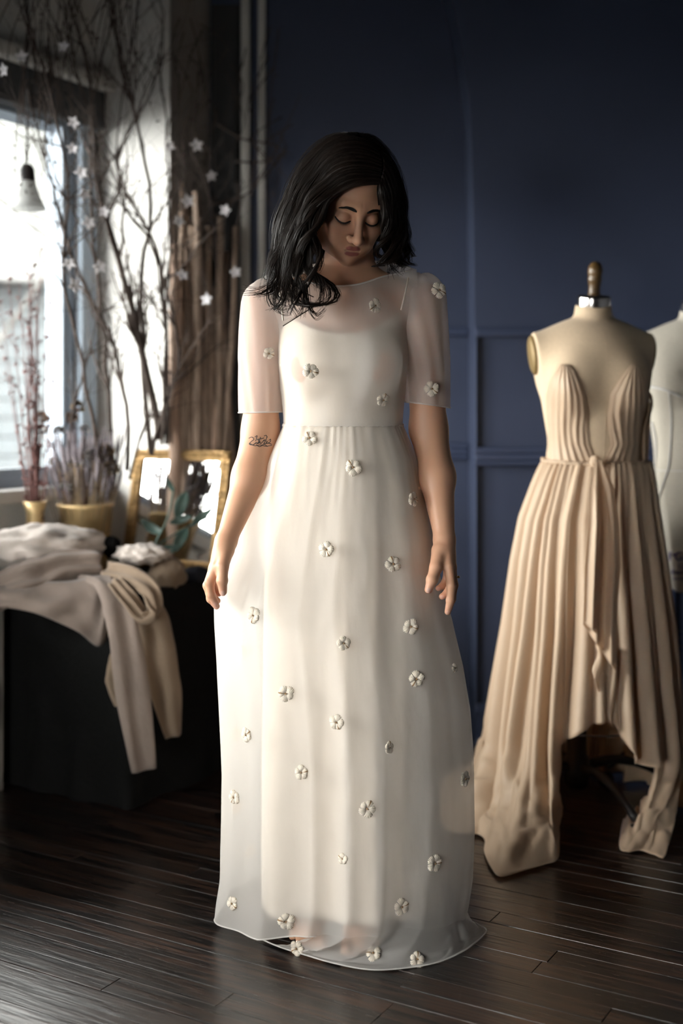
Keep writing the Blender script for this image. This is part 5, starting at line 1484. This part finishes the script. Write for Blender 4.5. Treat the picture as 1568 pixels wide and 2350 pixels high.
fo = fine.build('hair_strands', M['hair'], hair); fo['kind'] = 'stuff'
# loose curls falling on the shoulder
curl = MB()
CU = [[(640,610,-.09),(632,645,-.11),(600,668,-.12),(566,668,-.10)], [(650,600,-.10),(640,660,-.12),(628,690,-.13),(645,716,-.14),(668,712,-.14)],
      [(700,650,-.15),(708,700,-.16),(728,728,-.16),(748,716,-.16)], [(672,650,-.14),(668,690,-.15),(684,722,-.16)], [(690,640,-.15),(700,690,-.16),(692,720,-.165)],
      [(735,640,-.14),(742,672,-.145),(738,702,-.15)], [(640,640,-.10),(620,672,-.12),(588,676,-.115)], [(655,560,-.07),(636,600,-.085),(646,640,-.1),(628,668,-.115)],
      [(660,640,-.13),(650,690,-.15),(632,712,-.145)], [(925,560,-.05),(938,590,-.06),(930,606,-.065)], [(905,560,-.07),(918,598,-.08),(910,622,-.08)], [(890,560,-.09),(896,610,-.09),(906,630,-.085)]]
for c in CU:
    for j in range(16):
        o = Vector((rr.gauss(0,.0035), rr.gauss(0,.0035), rr.gauss(0,.0035)))
        e = Vector((rr.gauss(0,.007), rr.gauss(0,.004), rr.gauss(0,.005)))
        cp_ = catmull([P(x, y, D+dy) for x, y, dy in c], 16)
        curl.tube([q+o+e*(i/15)**2 for i, q in enumerate(cp_)], [.0008*(1-.7*i/15) for i in range(16)], 3, cap=False)
co = curl.build('hair_curls', M['hair'], hair); co['kind'] = 'stuff'

# ================================================================== her gown: opaque slip under sheer organza
# ---- slip bodice
slip = thing('slip', None, None); slip.parent = woman
SB = [(978,650,925,.082,.085),(930,646,928,.088,.088),(880,640,932,.101,.09),(838,632,936,.112,.09),(790,630,938,.106,.09),(745,632,938,.096,.09),(700,634,938,.086,.09)]
sb = [r_[0] for r_ in SB][::-1]
def slip_top(theta):
    """upper edge row of the slip bodice; -90 deg is the front"""
    t = math.degrees(theta) % 360
    return float(np.interp(t, [0, 90, 180, 205, 222, 240, 258, 270, 285, 300, 316, 334, 360], [800, 800, 800, 752, 735, 757, 768, 771, 769, 757, 738, 716, 800]))
def slip_b(theta, v):
    top = slip_top(theta); py = top + (980-top)*v
    L, Rr, df, db = (float(np.interp(py, sb, [r_[i] for r_ in SB][::-1])) for i in (1,2,3,4))
    cx = (L+Rr)/2; hw = (Rr-L)/2/SD - .004; c, s = math.cos(theta), math.sin(theta)
    f = .0018*noise.noise(Vector((theta*3, v*2.2, 4))) + .0012*math.sin(theta*9+v*3)
    cc = c*.985; ss_ = math.copysign(abs(s)**.97, s)
    return Vector(((cx-784)/SD + (hw+f)*cc, D+.030 + ((df if s < 0 else db)+f)*ss_, EYE-(py-HOR)/SD))
b = MB(); b.grid(lambda u, v: slip_b(2*math.pi*u, v), 120, 44, wrap=True)
sbo = b.build('slip_bodice', M['slip'], slip)
sbo.modifiers.new('t', 'SOLIDIFY').thickness = .0008
MB().tube([slip_b(2*math.pi*i/120, 0) for i in range(121)], .0012, 5, cap=False).build('slip_edge', M['slip'], slip)
for pts in ([(921,712,-.058),(926,690,-.056),(934,655,-.035),(940,622,.005)], [(650,736,-.058),(646,700,-.055),(642,665,-.03),(644,634,.005)]):
    MB().tube([P(x, y, D+dy) for x, y, dy in [(a.x, a.y, a.z) for a in catmull([Vector(p) for p in pts], 14)]], .0019, 6).build('strap', M['slip'], slip)

# ---- skirts
def skirt_fn(tab, seed, amp0, amp1, kf, cyo=.0, gather=.0014):
    pyv = [r_[0] for r_ in tab]; rp_ = np.random.default_rng(seed); ph_ = rp_.uniform(0, 6.28, 10)
    def fn(theta, py, hem=None):
        L, Rr, df, db = (float(np.interp(py, pyv, [r_[i] for r_ in tab])) for i in (1,2,3,4))
        cx = (L+Rr)/2; hw = (Rr-L)/2/SD; c, s = math.cos(theta), math.sin(theta)
        w = min(1.2, max(0, (py-pyv[0])/1000.0))
        th = theta + .10*math.sin(2*theta+ph_[5])*w
        n1 = noise.noise(Vector((th*1.4+seed, w*.9, 1.5)))
        f = .6*math.sin(kf*th+ph_[0]+1.2*math.sin(2*th+ph_[1])+1.2*n1) + .4*(1-2*abs(math.sin(kf*.83*th+ph_[2]+1.1*math.sin(3*th+ph_[3])+w*.8)))
        a = amp0 + (amp1-amp0)*min(1, w)
        g = gather*(math.sin(41*theta+5*math.sin(5*theta+seed))+.8*math.sin(23*theta+3*math.sin(3*theta)))*math.exp(-w*6)
        cr = .0022*noise.noise(Vector((th*7, w*13, seed))) + .0012*abs(noise.noise(Vector((th*16, w*22, seed+3))))
        dv = f*a + g + cr*min(1, w*5)
        side = 1 - .65*abs(c)**6
        return Vector(((cx-784)/SD + (hw + dv*side*.6)*c, D+.03+cyo + ((df if s < 0 else db) + dv)*s, EYE-(py-HOR)/SD))
    return fn
SLT = [(975,650,925,.082,.085),(1000,645,930,.088,.10),(1060,633,952,.100,.13),(1120,620,972,.108,.145),(1250,608,990,.118,.155),(1400,604,996,.126,.16),(1700,600,1006,.142,.17),(1950,598,1012,.155,.18),(2125,598,1016,.163,.19)]
slf = skirt_fn(SLT, 3, .002, .021, 7)
b = MB(); b.grid(lambda u, v: slf(2*math.pi*u, 975+(2092+30*math.sin(2*math.pi*u)-975)*v), 220, 70, wrap=True)
b.build('slip_skirt', M['slip'], slip).modifiers.new('t', 'SOLIDIFY').thickness = .0008
dress = thing('sheer_gown', None, None); dress.parent = woman
OVT = [(975,649,926,.086,.09),(985,645,931,.092,.10),(1010,634,942,.098,.115),(1057,613,961,.110,.14),(1118,590,972,.121,.16),(1170,568,984,.128,.17),(1222,547,998,.134,.18),(1270,533,1006,.139,.19),(1322,515,1012,.145,.20),(1387,488,1030,.151,.21),(1427,489,1040,.155,.215),(1534,496,1065,.163,.23),(1632,501,1082,.170,.24),(1735,507,1089,.176,.25),(1780,509,1090,.178,.25),(1913,508,1092,.186,.26),(2025,506,1087,.193,.27),(2083,497,1078,.198,.27),(2132,492,1066,.203,.28),(2180,490,1070,.21,.28)]
ovf = skirt_fn(OVT, 8, .0015, .017, 9)
def ov_hem(theta):
    t = math.degrees(theta) % 360
    return float(np.interp(t, [0, 60, 120, 180, 195, 215, 240, 262, 275, 300, 330, 345, 360], [2108, 2085, 2085, 2118, 2112, 2102, 2086, 2074, 2070, 2072, 2088, 2100, 2108]))
b = MB(); NS = 260
b.grid(lambda u, v: ovf(2*math.pi*u, 975+(ov_hem(2*math.pi*u)-975)*v), NS, 96, wrap=True)
# the part of the hem that spreads over the boards
T0, T1 = 258.0, 372.0
out_pts = catmull([PF(598,2160), PF(640,2178), PF(700,2197), PF(770,2217), PF(850,2231), PF(930,2227), PF(1005,2214), PF(1060,2190), PF(1092,2168), PF(1117,2141), PF(1098,2127), PF(1070,2114)], 90)
def puddle(u, v):
    th = math.radians(T0+(T1-T0)*u); p = ovf(th, ov_hem(th)); j = u*89; a = min(int(j), 88); q = out_pts[a].lerp(out_pts[a+1], j-a)
    x = p.lerp(q, v**1.2); g = math.sin(u*38+3*math.sin(u*9))*.5+.5
    x.z = max(.0025, p.z*(1-v)**2.2) + (.016*g*(1-v)**1.2 + .010*abs(noise.noise(Vector((u*9, v*4, 7)))))*math.sin(math.pi*v)**.9 + .0015
    return x
b.grid(puddle, 150, 26)
gown_sk = b.build('gown_skirt', M['sheer'], dress)
hb_ = MB()
hb_.tube([ovf(math.radians(t), ov_hem(math.radians(t))) for t in range(0, 259, 2)], .0016, 5)
hb_.tube([puddle(i/149, 1.0)+Vector((0,0,.001)) for i in range(150)], .0016, 5)
hb_.build('rolled_hem', M['hemband'], dress)
# ---- sheer bodice: inflated body, cut at waist, neck and armholes
def ob_sdf(p):
    p = np.asarray(p, np.float32); c = Q(787, 800, .030)
    q = np.stack([p[:,0], (p[:,1]-c.y)*1.34, p[:,2]], 1).astype(np.float32)
    def A(px, py): v = Q(px, py); return (v.x, 0, v.z)
    d = s_chain(q, [A(787.5,1010), A(787.5,960), A(787.5,880), A(787.5,800), A(787,740)], [.1275, .1290, .1345, .1425, .1400])
    for px in (722, 852): d = smin(d, s_ell(p, Q(px,838,-.052), (.060, .050, .062)), .04)
    nb = Q(796,628,.035)
    for s, t in ((-1, (612,694,.028)), (1, (968,682,.028))):
        d = smin(d, s_cap(p, nb + Vector((s*.02, 0, -.010)), Q(*t), .055, .0535), .04)
    d = smin(d, s_cap(p, Q(796,690,-.01), Q(798,640,.035), .068, .064), .03)
    d = d + .0016*np.sin(p[:,0]*95 + 2*np.sin(p[:,2]*14))*np.clip((1.33-p[:,2])*8, 0, 1)
    return d
tb_ = Q(787, 800)
V2, F2 = iso_mesh(ob_sdf, np.arange(tb_.x-.24, tb_.x+.24, .0042), np.arange(D-.15, D+.17, .0042), np.arange(Q(0,1000).z, Q(0,575).z, .0042))
gb = np_obj('gown_bodice', V2, F2, M['sheer'], dress)
wpts_ = bisect_keep(gb, Q(787,977), Vector((0,0,-1)))
p_front = P(775, 661, D-.085); p_r = P(937, 613, D+.02); p_l = P(638, 630, D+.02)
nn_ = (p_r-p_front).cross(p_l-p_front).normalized(); nn_ = nn_ if nn_.z > 0 else -nn_
npts = bisect_keep(gb, p_front, nn_)
SEL = Q(644,650), Vector((-1, 0, -.26)).normalized()
SER = Q(936,636), Vector((1, 0, -.26)).normalized()
bisect_keep(gb, Q(616,700), Vector((-1,0,0))); bisect_keep(gb, Q(957,700), Vector((1,0,0)))
def ring_tube(pts, r, name, m, parent, ctr=None, ax=None):
    """tube along a cut edge, points ordered by angle about their centre"""
    c = sum(pts, Vector())/len(pts); n_ = ax; a1 = n_.orthogonal().normalized(); a2 = n_.cross(a1)
    pts = sorted(pts, key=lambda p: math.atan2((p-c).dot(a2), (p-c).dot(a1)))
    k = 80; res = []
    for i in range(0, len(pts), max(1, len(pts)//k)): res.append(pts[i])
    res.append(res[0]); return MB().tube(res, r, 6, cap=False).build(name, m, parent)
ring_tube(npts, .0020, 'neckline', M['hemband'], dress, ax=nn_)
ws = MB()
wr = [ovf(2*math.pi*i/160, 976) + Vector((0,0,.0012*math.sin(i*1.9))) for i in range(161)]
ws.tube(wr, [.0022+.0007*math.sin(i*2.7) for i in range(161)], 6, cap=False); ws.build('waist_seam', M['hemband'], dress)
# ---- sleeves
def sleeve(A, hem_py, r_top, r_hem, plane, hem_n, name_edge):
    a, b_, c_ = A
    def fn(p):
        p = np.asarray(p, np.float32)
        d = s_chain(p, [a, b_, c_], [r_top, (r_top+r_hem)/2, r_hem])
        ang_ = np.arctan2(p[:,1]-(D+.03), p[:,0]-np.interp(p[:,2], [c_.z, b_.z, a.z], [c_.x, b_.x, a.x]))
        return d + .0022*np.sin(ang_*4+1.0+p[:,2]*9) + .0012*np.sin(ang_*9+p[:,2]*31)
    xs_ = np.arange(min(a.x, c_.x)-.085, max(a.x, c_.x)+.085, .004); ys_ = np.arange(D-.07, D+.14, .004)
    V_, F_ = iso_mesh(fn, xs_, ys_, np.arange(Q(0,990).z, Q(0,620).z, .004))
    o = np_obj('sleeve', V_, F_, M['sleeve'], dress)
    ed = bisect_keep(o, plane[0], -plane[1]); 
    hm = bisect_keep(o, Q(*hem_py), hem_n)
    ring_tube(hm, .0017, 'sleeve_hem', M['hemband'], dress, ax=hem_n)
    ring_tube(ed, .0016, 'armhole_seam', M['hemband'], dress, ax=plane[1])
    return o
slL = sleeve((Q(610,700,.025), Q(600,820,.035), Q(598,990,.045)), (598,946), .0545, .0435, SEL, Vector((.02,0,-1)).normalized(), 'l')
slR = sleeve((Q(967,685,.025), Q(977,820,.035), Q(981,990,.045)), (980,928), .0540, .0465, SER, Vector((-.13,0,-1)).normalized(), 'r')
for o in (slL, slR): o.data.update()

# ---- embroidered yarn flowers on the organza
bpy.context.view_layer.update()
def bvh_of(*obs):
    vs_, fs_ = [], []
    for o in obs:
        k = len(vs_); mw = o.matrix_world; vs_ += [mw @ v.co for v in o.data.vertices]; fs_ += [[i+k for i in p.vertices] for p in o.data.polygons]
    return BVHTree.FromPolygons(vs_, fs_)
bv = bvh_of(gown_sk, gb, slL, slR)
FLW = [(860,702),(1007,667),(617,811),(714,851),(878,916),(991,892),(712,1006),(811,1073),(947,1146),(750,1261),(902,1294),(584,1412),(943,1438),(789,1476),(1042,1533),(956,1558),(657,1591),(774,1657),(568,1686),(892,1715),(693,1772),(1065,1787),(539,1829),(843,1855),(788,1970),(997,1980),(535,2073),(657,2114),(921,2080),(683,2176),(857,2188)]
BACK = [(562,1492),(540,1684),(540,1852),(573,1953),(957,2203),(632,842)]
SMALL = {(617,811):.8, (1042,1533):.6, (892,1715):.75, (788,1970):.7, (789,1476):.85}
def flower_mesh(seed):
    r_ = random.Random(seed); b = MB()
    for i in range(5):
        a = i*2*math.pi/5 + r_.gauss(0, .06); L = .0165*r_.uniform(.9, 1.1)
        for j in range(6):                                     # looped yarns of one petal
            o = (j-2.5)/2.5; aa = a + o*.47; l2 = L*(1-.10*o*o)
            e = Vector((math.cos(aa), math.sin(aa), 0))
            b.tube([e*.0018+Vector((0,0,.0015)), e*l2*.45+Vector((0,0,.0040-.0012*o*o)), e*l2*.85+Vector((0,0,.0034-.0008*o*o)), e*l2+Vector((0,0,.0010))], [.0008, .0013, .0016, .0009], 5)
    for i in range(3):
        a = r_.uniform(0, 6.3); b.tube([Vector((math.cos(a)*.002, math.sin(a)*.002, .004)), Vector((0,0,.0055)), Vector((-math.cos(a)*.002, -math.sin(a)*.002, .004))], .0009, 5)
    me = bpy.data.meshes.new('yarn_flower'); me.from_pydata([tuple(v) for v in b.v], [], b.f)
    me.polygons.foreach_set('use_smooth', np.ones(len(me.polygons), dtype=bool)); me.materials.append(M['yarn']); me.materials.append(M['yarnbrown'])
    n0 = len(me.polygons)
    for k in range(n0):
        if k >= 5*6*(3*5+2): me.polygons[k].material_index = 1
    for k in range(1, 2):
        st = k*6*17+2*17; 
        for f in range(st, st+17): me.polygons[f].material_index = 1
    return me
FM = [flower_mesh(s) for s in range(4)]
eye = Vector((0, 0, EYE))
for k, (px, py) in enumerate(FLW+BACK):
    dr_ = (P(px, py, D)-eye).normalized(); hit = bv.ray_cast(eye, dr_, 6)
    if k >= len(FLW) and hit[0] is not None:
        h2 = bv.ray_cast(hit[0]+dr_*.03, dr_, 1.0)
        if h2[0] is not None: hit = h2
    if hit[0] is None:
        print('flower misses', px, py); continue
    n_ = hit[1]; n_ = n_ if n_.dot(dr_) < 0 else -n_
    n_ = (n_ + Vector((0,-.15,0))).normalized()
    z = n_; x = z.orthogonal().normalized(); y = z.cross(x); a = rr.uniform(0, 6.28)
    o = bpy.data.objects.new('yarn_flower', FM[k % 4]); col.objects.link(o)
    sc_ = SMALL.get((px, py), rr.uniform(.9, 1.06))
    x2 = x*math.cos(a)+y*math.sin(a); y2 = z.cross(x2)
    o.matrix_world = Matrix.Translation(hit[0]+n_*.0008) @ Matrix((x2*sc_, y2*sc_, z*sc_)).transposed().to_4x4()
    o.parent = dress
def fix_tree(root):
    """children were modelled in room coordinates: keep them there under a placed Empty"""
    inv = root.matrix_world.inverted()
    for ch in root.children: ch.matrix_parent_inverse = inv
woman.location = (Q(790, 2000).x, D, 0)
bpy.context.view_layer.update(); fix_tree(woman)
